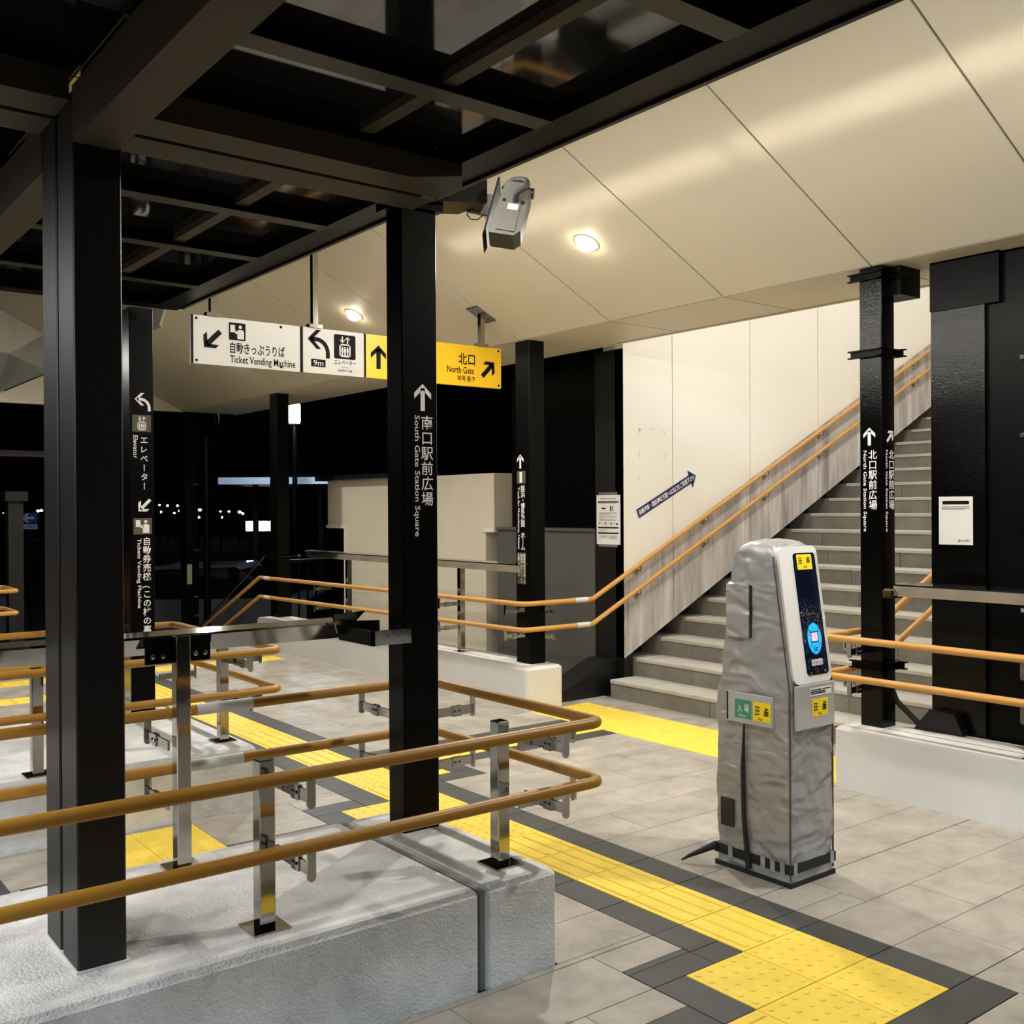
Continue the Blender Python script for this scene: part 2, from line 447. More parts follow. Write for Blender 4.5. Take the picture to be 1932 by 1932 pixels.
def tactile_mesh(t):
    b = MB(); g = .0018; w = .3
    ring = lambda i, z: [(g+i, g+i, z), (w-g-i, g+i, z), (w-g-i, w-g-i, z), (g+i, w-g-i, z)]
    b.v += ring(0, -.006)+ring(0, -.001)+ring(.0012, .0005)
    for q in range(2):
        for i in range(4): j = (i+1) % 4; b.f.append((q*4+i, q*4+j, q*4+4+j, q*4+4+i))
    b.f.append((8, 9, 10, 11))
    if t == 'w':
        for i in range(5):
            for j in range(5):
                cx, cy = .03+.06*i, .03+.06*j
                n = 8; s = len(b.v)
                for r, z in ((.0115, .0004), (.0095, .0030), (.006, .0036)):
                    for k in range(n): a = 2*pi*k/n; b.v.append((cx+r*math.cos(a), cy+r*math.sin(a), z))
                for q in range(2):
                    for k in range(n): k2 = (k+1) % n; b.f.append((s+q*n+k, s+q*n+k2, s+q*n+n+k2, s+q*n+n+k))
                b.f.append(tuple(s+2*n+k for k in range(n)))
    else:
        for i in range(4):
            c = .0375+.075*i; prof = ((-.0135, .0004), (-.0085, .0052), (.0085, .0052), (.0135, .0004))
            s = len(b.v)
            for (q, ins) in ((.012, 0), (.288, 0)):
                for p, z in prof:
                    e = q+(.005 if q < .1 else -.005)*(1 if z > .003 else 0)
                    b.v.append((c+p, e, z) if t == 'ly' else (e, c+p, z))
            for k in range(3): b.f.append((s+k, s+k+1, s+k+5, s+k+4))
            b.f.append((s, s+3, s+2, s+1)); b.f.append((s+4, s+5, s+6, s+7))
    me = b.mesh('tactile_tile'); me.materials.append(M['yellow']); return me
TM = {t: tactile_mesh(t) for t in ('w', 'lx', 'ly')}
for x, y, t in tact:
    o = bpy.data.objects.new('tactile_tile', TM[t]); C.objects.link(o); o.parent = floor; o.location = (x, y, 0)
# thick expansion joint across the concourse
box('expansion_joint', 2.293, 4.97, 2.679, 2.689, -.006, -.0008, 'rubber', floor)

# ---- street level beyond the concourse
street = box('ground_street', -40, 90, 12.8, 120, -1.0, -.8, 'asphalt'); setp(street, 'dark asphalt forecourt beyond the concourse', 'street', kind='structure')
ap = box('ground_apron', -12, FX0, -8, 12.8, -.3, -.01, 'asphalt'); setp(ap, 'dark paving left of the concourse', 'paving', kind='structure')
ap = box('ground_front', FX0, 12, -8, FY0, -.3, -.01, 'asphalt'); setp(ap, 'dark paving behind the viewer', 'paving', kind='structure')
# steps down at the far edge
fs = empty('entrance_steps', (3.4, 11.4, 0), 'low grey steps dropping to the street at the far floor edge', 'steps')
for k in range(4): box('step', -2.5, 4.95, 11.4+.34*k, 11.74+.34*k, -.82, -.15*(k+1), 'stone', fs)

# ---- ceiling: slope (underside of the opposite flight) and level soffit
ceil = empty('ceiling', (4.4, 5, 3.2), 'cream panelled sloping ceiling with level soffit strip', 'ceiling', kind='structure')
SL = -.5
def slope_z(x): return 2.9+SL*(x-5.09)
seams = [2.26+1.052*k for k in range(-4, 12)]
XTOP = -.6
for k in range(len(seams)-1):
    y0, y1 = seams[k]+.006, seams[k+1]-.006
    b = MB(); b.prism([(XTOP, slope_z(XTOP)), (5.085, slope_z(5.085)), (5.085, slope_z(5.085)+.05), (XTOP, slope_z(XTOP)+.05)], y0, y1, lambda p, q, a: (p, a, q)); b.obj('ceiling_panel', 'ceiling', ceil)
    box('soffit_panel', 5.095, 5.80, y0, y1, 2.90, 2.95, 'ceiling', ceil)
b = MB(); b.prism([(XTOP, slope_z(XTOP)+.012), (5.09, 2.912), (5.82, 2.912), (5.82, 3.15), (5.2, 3.15), (XTOP, slope_z(XTOP)+.25)], seams[0], seams[-1], lambda p, q, a: (p, a, q)); b.obj('ceiling_frame', 'seam', ceil)
box('soffit_edge', 5.80, 5.83, seams[0], seams[-1], 2.892, 3.3, 'ceiling', ceil)
# bulkhead closing the far end
b = MB(); b.prism([(1.0, 2.9), (5.09, 2.9), (1.0, slope_z(1.0))], seams[-1]+.01, seams[-1]+.1, lambda p, q, a: (p, a, q)); bh = b.obj('wall_back', 'ceiling'); setp(bh, 'cream triangular bulkhead closing the far end of the ceiling', 'wall', kind='structure')

# ---- stair wall (left), cladding, black wall (right)
wl = empty('wall_left', (8, 6.3, 2), 'white panelled stair wall with stained cladding below the handrails', 'wall', kind='structure')
WX0, WX1, WY = 6.03, 12.2, 6.26
cl = lambda x: .308+.5*(x-6.03)
xs = [6.03, 6.62, 7.66, 8.70, 9.74, 10.78, 11.82, 12.2]
for i in range(len(xs)-1):
    a, b_ = xs[i]+(.004 if i else 0), xs[i+1]-.004
    m = MB(); m.prism([(a, cl(a)+.703), (b_, cl(b_)+.703), (b_, 6.9), (a, 6.9)], WY, WY+.1, lambda p, q, y: (p, y, q)); m.obj('wall_panel', 'wall', wl)
    m = MB(); m.prism([(a, cl(a)), (b_, cl(b_)), (b_, cl(b_)+.70), (a, cl(a)+.70)], WY-.006, WY+.1, lambda p, q, y: (p, y, q)); m.obj('cladding_panel', 'clad', wl)
m = MB(); m.prism([(6.035, cl(6.035)+.05), (12.2, cl(12.2)+.05), (12.2, 6.9), (6.035, 6.9)], WY+.012, WY+.25, lambda p, q, y: (p, y, q)); m.obj('wall_core', 'wall_seam', wl)
pl = Plane((0, WY, 0), X, Z)
marks = [rect(6.205, 2.20, 6.222, 2.235), rect(6.21, 2.225, 6.24, 2.238), rect(6.34, 2.235, 6.39, 2.243), [(6.50, 2.24), (6.512, 2.24), (6.535, 2.195), (6.522, 2.19)], rect(6.207, 1.985, 6.218, 2.05), rect(6.52, 1.985, 6.53, 2.03), rect(6.21, 1.80, 6.219, 1.84), rect(6.525, 1.82, 6.535, 1.85)]
flat('tape_residue', pl, marks, mat('old_tape_residue', (.62, .58, .49), .6), wl, .0012)
# stair end (right) black wall standing behind the right-hand plinth
wr = empty('wall_right', (5.4, 1, 0), 'black painted steel wall beside the staircase', 'wall', kind='structure')
box('wall_sheet', 5.335, 5.6, -4, 3.07, 0, 2.9, 'black', wr)
box('pilaster', 5.31, 5.336, 2.782, 3.085, .335, 2.63, 'black_gloss', wr)
box('pilaster_head', 5.30, 5.34, 2.70, 3.085, 2.632, 2.9, 'black', wr)
for z in (2.32, 1.92, 1.42, 1.02): box('bolt', 5.318, 5.336, 2.58, 2.60, z, z+.02, 'steel', wr)
box('stair_side', 5.6, 12.2, 2.95, 3.07, 0, 6.9, 'wall', wr)
# stairwell top
rw = box('wall_stair_top', 12.2, 12.3, 2.95, 6.5, 0, 6.9, 'wall'); setp(rw, 'white wall at the head of the stairwell', 'wall', kind='structure')
rc = box('ceiling_stairwell', 5.83, 12.3, 2.95, 6.5, 6.9, 7.0, 'ceiling'); setp(rc, 'cream ceiling above the stairwell', 'ceiling', kind='structure')
rf = box('wall_stair_fascia', 5.83, 5.9, 2.95, 6.5, 3.3, 6.9, 'wall'); setp(rf, 'white wall above the soffit edge of the stairwell', 'wall', kind='structure')

# ---- staircase
st = empty('staircase', (5.86, 4.7, 0), 'grey granite staircase rising to the right beside the white wall', 'staircase')
SY0, SY1 = 3.10, 6.25
for n in range(1, 21):
    x = 5.86+.3*(n-1); z = .15*n
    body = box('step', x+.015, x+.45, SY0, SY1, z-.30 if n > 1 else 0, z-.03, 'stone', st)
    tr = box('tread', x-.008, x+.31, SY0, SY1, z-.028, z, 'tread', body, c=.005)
    y = SY1-(.35 if n % 2 else .62); ys = [SY1]
    while y > SY0+.1: ys.append(y); y -= .72
    ys.append(SY0)
    if n > 1: box('step_return', x, x+.31, SY1, 6.50, z-.30, z, 'stone', body)
    for i in range(len(ys)-1): box('riser_tile', x, x+.014, ys[i+1]+.002, ys[i]-.002, z-.15, z-.03, 'stone', body)

# ================================================================== PLINTHS
def plinth(name, label, segs, m, cap=.02):
    e = empty(name, (segs[0][0], segs[0][2], 0), label, 'plinth')
    for x0, x1, y0, y1, h in segs: box('plinth_block', x0, x1, y0, y1, -.005, h, m, e, c=cap)
    return e
p1 = plinth('concrete_plinth', 'rough pale grey plinth with a vertical joint carrying the nearest black columns', [(-2.4, 1.966, 2.714, 3.66, .33), (1.984, 2.293, 2.714, 3.66, .33)], 'plinth', .018)
box('joint_sealant', 1.966, 1.984, 2.719, 3.655, 0, .324, 'sealant', p1)
p2 = plinth('concrete_plinth', 'pale plinth in the middle distance under the elevator sign column', [(-2.4, 2.26, 5.12, 6.57, .33)], 'plinth', .018)
p3 = plinth('concrete_plinth', 'smooth white plinth left of the staircase with platform sign column', [(4.95, 5.32, 6.22, 11.2, .33)], 'plinth_fine', .018)
box('joint_sealant', 5.10, 5.112, 6.9, 11.1, .329, .3303, 'sealant', p3)
p4 = plinth('concrete_plinth', 'smooth white plinth right of the staircase beside the black wall', [(4.97, 5.31, -3.5, 3.48, .34)], 'plinth_fine', .018)
box('joint_sealant', 5.12, 5.132, -3.4, 3.24, .339, .3403, 'sealant', p4)

# ================================================================== HANDRAILS
RR = .0195
def clip(parent, rail_pt, arm_from, z):
    # stainless clip under a rail with a flat bolted arm back to its post or column
    x, y = rail_pt; ax, ay = arm_from
    out = [(-.013, -.012), (-.013, -.088)]+[(.013*math.cos(math.radians(a)), -.088+.013*math.sin(math.radians(a))) for a in range(200, 341, 20)]+[(.013, -.088), (.013, -.012)]
    b = MB()
    if abs(ax-x) < abs(ay-y):
        b.prism(out, y-.004, y+.004, lambda p, q, t: (x+p, t, z+q))
        o = b.obj('rail_clip', 'steel', parent)
        sg = 1 if ay > y else -1; b = MB(); b.box(x-.004, x+.004, min(y+sg*.004, ay), max(y+sg*.004, ay), z-.086, z-.052)
        yy = y*.6+ay*.4; b.box(x-.008, x+.008, yy-.022, yy+.022, z-.09, z-.048)
        for d in (-.011, .011):
            for e in (-1, 1): b.lathe([(.0055, 0), (.0055, .003), (.002, .006)], (x+.008*e, yy+d, z-.069), 8, (e, 0, 0))
    else:
        b.prism(out, x-.004, x+.004, lambda p, q, t: (t, y+p, z+q))
        o = b.obj('rail_clip', 'steel', parent)
        sg = 1 if ax > x else -1; b = MB(); b.box(min(x+sg*.004, ax), max(x+sg*.004, ax), y-.004, y+.004, z-.086, z-.052)
        xx = x*.6+ax*.4; b.box(xx-.022, xx+.022, y-.008, y+.008, z-.09, z-.048)
        for d in (-.011, .011): b.lathe([(.0055, 0), (.0055, .003), (.002, .006)], (xx+d, y-.008, z-.069), 8, (0, -1, 0))
    return b.obj('bracket_arm', 'steel', parent)
def post(parent, x, y, z0, z1, s=.025, plate=.058):
    b = MB(); b.cbox(x-s, x+s, y-s, y+s, z0, z1, .003); o = b.obj('post', 'steel', parent)
    box('base_plate', x-plate, x+plate, y-plate, y+plate, z0, z0+.006, 'steel', o)
    return o
def rails(parent, paths, m='rail', r=.05):
    for p in paths: MB().tube(roundpath(p, r), RR, 14).obj('rail', m, parent, smooth=True)
ZU, ZL = .825, .62
# near loop
h1 = empty('handrail', (1.3, 2.9, .33), 'brown double handrail looping round the nearest rough plinth on stainless posts', 'handrail')
def loop(h, x, y0, y1, m='rail'):
    rails(h, [[(-2.2, y0, z), (x, y0, z), (x, y1, z), (-2.2, y1, z)] for z in (ZU, ZL)], m)
loop(h1, 2.44, 2.65, 3.76)
for px, py in ((1.29, 2.875), (2.166, 2.875), (.42-.3, 2.875)):
    post(h1, px, py, .33, .83)
    for z in (ZU, ZL): clip(h1, (px+.04 if px < 2 else px+.11, 2.65), (0 if 0 else (px+.04 if px < 2 else px+.11), py), z)
for z in (ZU, ZL):
    clip(h1, (2.44, 2.80), (2.19, 2.80), z); clip(h1, (2.44, 3.42), (2.24, 3.42), z); clip(h1, (2.12, 3.76), (2.12, 3.47), z); clip(h1, (1.24, 3.76), (1.24, 3.54), z)
for (x0, x1, z) in ((1.42, 1.64, ZU), (1.38, 1.60, ZL)): MB().tube([(x0, 3.76, z), (x1, 3.76, z)], RR+.0016, 14).obj('grip_tape', 'tape', h1, smooth=True)
# second loop
h2 = empty('handrail', (1.2, 5.3, .33), 'brown double handrail looping round the middle-distance plinth', 'handrail')
loop(h2, 2.375, 5.08, 6.67)
for px, py in ((2.159, 5.33), (1.20, 5.20)):
    post(h2, px, py, .33, .83)
    for z in (ZU, ZL): clip(h2, (px+.05, 5.08), (px+.05, py), z)
for z in (ZU, ZL): clip(h2, (2.375, 5.33), (2.18, 5.33), z); clip(h2, (2.375, 6.3), (2.15, 6.3), z)
post(h2, 1.95, 6.3, .33, .83)
# third loop far left
h3 = empty('handrail', (1.8, 10.6, 0), 'tan handrail loop end far off at the left picture edge', 'handrail')
rails(h3, [[(-1.5, 10.4, z), (2.24, 10.4, z), (2.24, 11.0, z), (-1.5, 11.0, z)] for z in (ZU, ZL)], 'rail_tan')
post(h3, 1.95, 10.7, 0, .83)
for z in (ZU, ZL): clip(h3, (2.05, 10.4), (2.05, 10.7), z)
# rail left of the stairs, climbing the wall
h4 = empty('handrail', (5.0, 6.3, .33), 'tan double handrail running past the far plinth and up the white stair wall', 'handrail')
for z, zf in ((.832, .80), (.632, .585)):
    rails(h4, [[(4.9, 13.1, zf-.42*2.1), (4.9, 11.0, zf), (4.9, 6.19, z), (5.61, 6.19, z), (11.6, 6.19, z+.488*5.99)]], 'rail_tan', .09)
for x0, z in ((5.42, .832), (5.44, .632)): MB().tube([(x0, 6.19, z), (x0+.13, 6.19, z)], RR+.0016, 14).obj('grip_tape', 'tape', h4, smooth=True)
for z in (.80, .587): MB().tube([(4.9, 10.86, z), (4.9, 10.72, z)], RR+.0018, 12).obj('grip_tape', 'tape', h4, smooth=True)
for py in (7.35, 9.67):
    for z in (.82, .62): clip(h4, (4.9, py), (5.1, py), z-.005)
for z in (.832, .632): clip(h4, (4.9, 6.42), (5.12, 6.42), z); clip(h4, (5.20, 6.19), (5.20, 6.36), z)
for x in (6.16, 7.0, 7.85, 8.70, 9.55, 10.4, 11.25):
    for z0 in (.832, .632):
        z = z0+.488*(x-5.61)
        b = MB(); b.tube([(x, 6.19, z-.015), (x, 6.195, z-.06), (x, 6.26, z-.075)], .008, 8); b.lathe([(.03, 0), (.03, .006), (.012, .01)], (x, 6.256, z-.075), 12, (0, -1, 0)); b.obj('wall_bracket', 'steel', h4, smooth=True)
MB().tube(roundpath([(4.95, 10.1, 1.075), (4.95, 10.95, 1.05), (4.95, 12.95, .06)], .06), .014, 10).obj('steel_rail', 'steel', h4, smooth=True)
# rail right of the stairs
h5 = empty('handrail', (5.0, 3.3, .34), 'tan double handrail along the right-hand plinth turning up the stairs', 'handrail')
for z in (.842, .632):
    rails(h5, [[(4.9, -3, z), (4.9, 3.52, z), (5.42, 3.52, z), (11, 3.30, z+.488*5.5)]], 'rail_tan', .06)
for z in (.842, .632): clip(h5, (4.9, 3.33), (5.11, 3.33), z); clip(h5, (5.14, 3.52), (5.14, 3.40), z); clip(h5, (4.9, 2.385), (5.05, 2.385), z)
post(h5, 5.06, 2.385, .34, 1.05)

# ---- stainless leaning bars
def leaning_bar(name, label, a, b_, axis, posts, ends, z0=.33):
    e = empty(name, (posts[0][0], posts[0][1], .33), label, 'leaning bar')
    prof = [(-.012, .0), (-.042, .058), (-.040, .066), (.050, .074), (.050, .067), (-.032, .057), (-.005, .003)]
    m = MB()
    if axis == 'x': m.prism([(a[1]+p, a[2]+q) for p, q in prof], a[0], b_, lambda p, q, t: (t, p, q))
    else: m.prism([(a[0]+p, a[2]+q) for p, q in prof], a[1], b_, lambda p, q, t: (p, t, q))
    m.obj('bar', 'steel', e)
    for (x, y) in posts:
        post(e, x, y, z0, a[2]+(.068 if axis == 'x' else .02))
        m = MB()
        if axis == 'x':
            m.box(x-.12, x+.12, y+.03, y+.07, a[2]+.035, a[2]+.062); m.box(x-.115, x+.115, y+.026, y+.033, a[2]-.028, a[2]+.05)
            o = m.obj('saddle', 'black', e)
            for d in (-.09, -.055, .06, .095): MB().lathe([(.009, 0), (.009, .004), (.003, .008)], (x+d, y+.026, a[2]-.002), 10, (0, -1, 0)).obj('bolt', 'steel', o)
        else: m.box(x-.02, x+.02, y-.09, y+.09, a[2]+.02, a[2]+.04); m.obj('saddle', 'black', e)
    for f in ends: f(e)
    return e
def end_c2(e):
    m = MB(); m.prism([(1.90, 1.09), (2.085, 1.075), (2.085, 1.13), (1.98, 1.135), (2.02, 1.17), (1.88, 1.165)], 3.55, 3.562, lambda p, q, t: (p, t, q)); m.obj('end_bracket', 'steel', e)
    box('end_bracket_arm', 1.93, 2.10, 3.34, 3.352, 1.06, 1.115, 'steel', e); box('end_bracket_web', 1.93, 1.942, 3.34, 3.60, 1.06, 1.115, 'black', e)
leaning_bar('leaning_bar', 'polished stainless leaning bar on a tall post above the nearest plinth', (-1.6, 3.625, 1.066), 1.95, 'x', [(1.285, 3.54)], [end_c2])
leaning_bar('leaning_bar', 'stainless leaning bar above the white plinth left of the stairs', (5.03, 6.36, 1.06), 10.05, 'y', [(5.13, 7.35), (5.13, 9.35)], [])
leaning_bar('leaning_bar', 'stainless leaning bar in front of the black wall at right', (5.03, -3, 1.085), 3.12, 'y', [(5.13, 1.4)], [lambda e: box('end_cap', 4.985, 5.085, 3.12, 3.19, 1.075, 1.125, 'steel', e, c=.01)], .34)

# ================================================================== COLUMNS
def column(label, boxes, base=None):
    x0, y0, z0 = boxes[0][0], boxes[0][2], boxes[0][4]
    e = empty('steel_column', (x0, y0, z0), label, 'column')
    for bx in boxes: box('shaft', *bx[:6], bx[6] if len(bx) > 6 else 'black', e, c=.004)
    return e
c1 = column('nearest black twin column with a groove down its side', [(.765, .893, 2.89, 3.04, .33, 2.69, 'black_old'), (.765, .893, 3.062, 3.21, .33, 2.69, 'black_old'), (.785, .88, 3.03, 3.07, .33, 2.66, 'black')])
box('base_weld', .760, .90, 2.885, 3.215, .33, .338, 'plinth_fine', c1)
c2 = column('black column lettered South Gate Station Square beside the handrail corner', [(2.08, 2.24, 3.365, 3.478, .33, 2.80)])
P = Plane((2.08, 3.365, 0), X, Z)
flat('arrow_sign', P, arrow_polys(.092, 1.998, .104, 0, .17), 'letter', c2)
flat('lettering', P, column_polys('南口駅前広場', .111, 1.930, .057, .0588, .006), 'letter', c2)
flat('lettering', P, text_polys('South Gate Station Square', .048, 1.462, .078, 1.928, .006, True), 'letter', c2)
c3 = column('black column with white elevator and ticket machine lettering', [(2.0, 2.145, 6.35, 6.60, .33, 2.80)])
P = Plane((2.0, 6.35, 0), X, Z)
zz = lambda py: 1.57+(963.5-py)/1950*6.24
flat('arrow_sign', P, bend_polys(.080, zz(760), .10), 'letter', c3)
flat('icon_ground', P, [rect(.015, zz(815), .128, zz(783))], 'olive', c3, .001)
flat('pictogram', P, lift_icon(.072, zz(799), .10), 'letter', c3, .002)
flat('lettering', P, column_polys('エレベーター', .085, zz(822), .048, .056, .012), 'letter', c3)
flat('lettering', P, text_polys('Elevator', .020, zz(866), .048, zz(822), .01, True), 'letter', c3)
flat('arrow_sign', P, arrow_polys(.085, zz(955), .10, math.radians(135), .17), 'letter', c3)
flat('icon_ground', P, [rect(.018, zz(1010), .13, zz(979))], 'olive', c3, .001)
flat('pictogram', P, ticket_icon(.074, zz(994), .10), 'letter', c3, .002)
flat('lettering', P, column_polys('自動券売機(この柱の裏側', .098, zz(1015), .052, .0537, .012), 'letter', c3)
flat('lettering', P, text_polys('Tickets Vending Machine', .034, zz(1150), .064, zz(1018), .01, True), 'letter', c3)
c4 = column('black column on the white plinth lettered for the platform tracks', [(5.12, 5.275, 6.38, 6.56, .33, 2.9)])
P = Plane((5.12, 6.56, 0), -Y, Z)
z4 = lambda py: 1.57+(958.6-py)/1950*8.28
flat('arrow_sign', P, arrow_polys(.062, z4(871), .115, 0, .18), 'letter', c4)
flat('icon_ground', P, [rect(.018, z4(913), .128, z4(889))], 'olive', c4, .001)
flat('lettering', P, text_polys('1', .052, z4(911), .085, z4(891), .03), 'letter', c4, .002)
flat('lettering', P, column_polys('姪浜・博多方面 ホーム', .092, z4(917), .056, (z4(917)-z4(1038))/11, .015), 'letter', c4)
flat('lettering', P, text_polys('Track for Meinohama, Hakata', .022, z4(1037), .052, z4(919), .012, True), 'letter', c4)
flat('note_ground', P, [rect(.018, z4(1102), .128, z4(1043))], 'olive', c4, .001)
for i, t in enumerate(('券売機裏側を通って', '姪浜方面のホームへ', 'お越しください')):
    flat('lettering', P, column_polys(t, .108-.036*i, z4(1045), .027, .0268, .02), 'letter', c4, .002)
c5 = column('black column banded with clamps lettered North Gate Station Square at right', [(5.11, 5.238, 3.262, 3.40, .34, 2.9, 'black_gloss')])
P = Plane((5.11, 3.40, 0), -Y, Z); z5 = lambda py: 1.57+(954.5-py)/1950*5.78
Pb = Plane((5.11, 3.262, 0), X, Z)
flat('arrow_sign', P, arrow_polys(.062, z5(824), .100, 0, .18), 'letter', c5)
flat('lettering', P, column_polys('北口駅前広場', .083, z5(849), .055, (z5(849)-z5(962))/6, .008), 'letter', c5)
flat('lettering', P, text_polys('North Gate Station Square', .018, z5(1003), .046, z5(850), .008, True), 'letter', c5)
flat('arrow_sign', Pb, arrow_polys(.080, z5(824), .085, math.radians(-45), .18), 'letter', c5)
flat('lettering', Pb, column_polys('北口駅前広場', .093, z5(849), .055, (z5(849)-z5(962))/6, .008), 'letter', c5)
flat('lettering', Pb, text_polys('North Gate Station Square', .030, z5(1003), .058, z5(850), .008, True), 'letter', c5)
for z in (2.85, 2.42, .68):
    m = MB()
    for za, zb in ((z-.022, z-.015), (z+.015, z+.022)): m.box(5.085, 5.262, 3.235, 3.262, za, zb); m.box(5.085, 5.11, 3.235, 3.46, za, zb); m.box(5.238, 5.262, 3.20, 3.46, za, zb)
    m.box(5.092, 5.26, 3.25, 3.262, z-.02, z+.02); m.box(5.10, 5.11, 3.25, 3.45, z-.02, z+.02); m.box(5.238, 5.246, 3.21, 3.45, z-.02, z+.02)
    m.obj('clamp_band', 'black', c5)
box('capital_bracket', 5.20, 5.40, 3.20, 3.40, 2.74, 2.9, 'black', c5)
MB().tube(roundpath([(5.262, 3.34, 2.74), (5.262, 3.34, .62), (5.262, 3.27, .47), (5.285, 3.14, .355)], .08), .016, 10).obj('drain_hose', 'rubber', c5, smooth=True)
c6 = column('slim black column with downpipe lamp beyond the far plinth', [(5.12, 5.27, 11.0, 11.19, -.3, 2.9)])
c7 = column('farthest black column at the ceiling corner', [(5.12, 5.30, 13.9, 14.1, -.8, 2.9)])
box('notice_plate', 5.135, 5.20, 13.885, 13.9, .55, .82, mat('pale_green_plate', (.30, .34, .18), .6), c7)
for z in (1.9, 1.0, .36, .10): box('reflector', 5.22, 5.29, 13.87, 13.9, z, z+.03, 'steel', c7)
dp = MB().tube(roundpath([(5.55, 13.9, 2.9), (5.55, 13.9, 2.74), (5.42, 13.9, 2.60), (5.42, 13.9, -.8)], .06), .05, 12).obj('downpipe', 'black', None, smooth=True)
setp(dp, 'black rainwater downpipe kinked below the ceiling next to the farthest column', 'pipe')

# ================================================================== CANOPY
can = empty('canopy', (1.5, 3, 2.7), 'black steel canopy overhead with dark glossy roof panels', 'canopy')
def beam(n, x0, x1, y0, y1, z0, z1, m='black'): return box(n, x0, x1, y0, y1, z0, z1, m, can)
CY0, CY1 = -2.5, 5.95
beam('main_beam', .765, .882, CY0, 2.888, 2.55, 2.70, 'brown'); beam('main_beam', .765, .882, 3.212, CY1, 2.55, 2.70, 'brown')
beam('cross_beam', .882, 2.05, 2.917, 3.062, 2.67, 2.752, 'brown'); beam('cross_beam', .882, 2.05, 3.09, 3.237, 2.67, 2.752, 'brown')
beam('cross_beam', -2.4, .765, 2.917, 3.062, 2.67, 2.752, 'brown'); beam('cross_beam', -2.4, .765, 3.09, 3.237, 2.67, 2.752, 'brown')
beam('edge_beam', 2.04, 2.19, CY0, CY1, 2.752, 2.90, 'black'); beam('edge_lip', 2.176, 2.194, CY0, CY1+.01, 2.742, 2.92, 'black_old')
beam('end_beam', -2.4, 2.19, CY1, CY1+.12, 2.752, 2.90, 'black')
ys = [-.8, .1, .95, 1.70, 2.46, 3.92, 4.60, 5.36]
for y in ys:
    beam('purlin', -2.4, 2.04, y-.03, y+.03, 2.755, 2.80, 'black'); beam('purlin_flange', -2.4, 2.04, y-.04, y+.04, 2.748, 2.755, 'black_old')
for x in (1.66, .40, -.6):
    for a, b_ in zip([CY0]+ys[:5]+[3.24]+ys[5:], ys[:5]+[2.917]+ys[5:]+[CY1]):
        if b_-a > .1: beam('rafter', x-.025, x+.025, a+.03, b_-.03, 2.77, 2.80, 'brown')
xl = [-2.4, -.6, .40, .82, 1.66, 2.11]; yl = [CY0]+ys[:5]+[3.08]+ys[5:]+[CY1]
for i in range(len(xl)-1):
    for j in range(len(yl)-1): box('roof_panel', xl[i]+.004, xl[i+1]-.004, yl[j]+.004, yl[j+1]-.004, 2.801, 2.820, 'roof_glass', can)
beam('column_head', 2.05, 2.26, 3.345, 3.50, 2.72, 2.90, 'black')
m = MB(); m.prism([(2.20, 2.745), (2.44, 2.78), (2.44, 2.87), (2.20, 2.87)], 3.30, 3.50, lambda p, q, t: (p, t, q)); m.obj('outrigger', 'black', can)

# ================================================================== HANGING SIGN
hs = empty('hanging_sign', (3.67, 6.478, 2.5), 'long white and yellow overhead direction sign hung from the ceiling', 'sign')
SX0, SX1, SZ0, SZ1, SY = 2.43, 4.915, 2.508, 2.82, 6.478
xw, xe = 3.193, 3.690
box('white_board', SX0, xw, SY, SY+.03, SZ0, SZ1, 'white', hs); box('white_board', xw, xe, SY, SY+.03, SZ0, SZ1, 'white', hs); box('yellow_board', xe, SX1, SY, SY+.03, SZ0, SZ1, 'yellow_sign', hs)
for x, wd in ((SX0+.007, .014), (xw+.008, .020), (xe+.006, .014)): box('divider', x-wd/2, x+wd/2, SY-.003, SY, SZ0, SZ1, 'ink', hs)
for x in (2.58, 3.307, 4.736):
    zt = slope_z(x)-.002
    o = box('hanger_pole', x-.02, x+.02, SY-.005, SY+.035, SZ1, zt, 'steel', hs)
    b = MB(); b.prism([(x-.09, slope_z(x-.09)-.008), (x+.09, slope_z(x+.09)-.008), (x+.09, slope_z(x+.09)-.001), (x-.09, slope_z(x-.09)-.001)], SY-.06, SY+.09, lambda p, q, t: (p, t, q)); b.obj('mount_plate', 'steel', o)
    box('clamp', x-.05, x+.05, SY-.012, SY+.042, SZ1, SZ1+.025, 'steel', o)
for x, z in ((2.465, 2.80), (2.465, 2.53), (3.05, 2.80), (3.05, 2.53), (4.89, 2.80), (4.89, 2.53)): MB().lathe([(.009, 0), (.009, .003), (.004, .005)], (x, SY, z), 10, (0, -1, 0)).obj('bolt', 'ink', hs)
P = Plane((0, SY, 0), X, Z)
def sgn(px, py):
    d = CR*((px-966)/FPX)-CU*((py-966)/FPX)+CF
    t = SY/d.y; return (d.x*t, 1.57+d.z*t)
def sr(p0, p1):   # pixel corners -> rectangle on the sign
    a, b_ = sgn(*p0), sgn(*p1); return min(a[0], b_[0]), min(a[1], b_[1]), max(a[0], b_[0]), max(a[1], b_[1])
a = sgn(400, 640); flat('arrow_sign', P, arrow_polys(a[0], a[1], .155, math.radians(135), .2), 'ink', hs)
q = sgn(447.5, 626); s = .115
flat('icon_ground', P, [rrect(q[0]-s/2, q[1]-s/2, q[0]+s/2, q[1]+s/2, .006)], 'ink', hs); flat('pictogram', P, ticket_icon(q[0], q[1], s), 'white', hs, .003)
r0 = sgn(434, 671); r1 = sgn(537, 653); flat('lettering', P, text_polys('自動きっぷうりば', r0[0], 2.592, r1[0], 2.668, .014), 'ink', hs)
r0 = sgn(434, 680); r1 = sgn(557, 686); flat('lettering', P, text_polys('Ticket Vending Machine', r0[0], 2.516, r1[0], 2.580, .012), 'ink', hs)
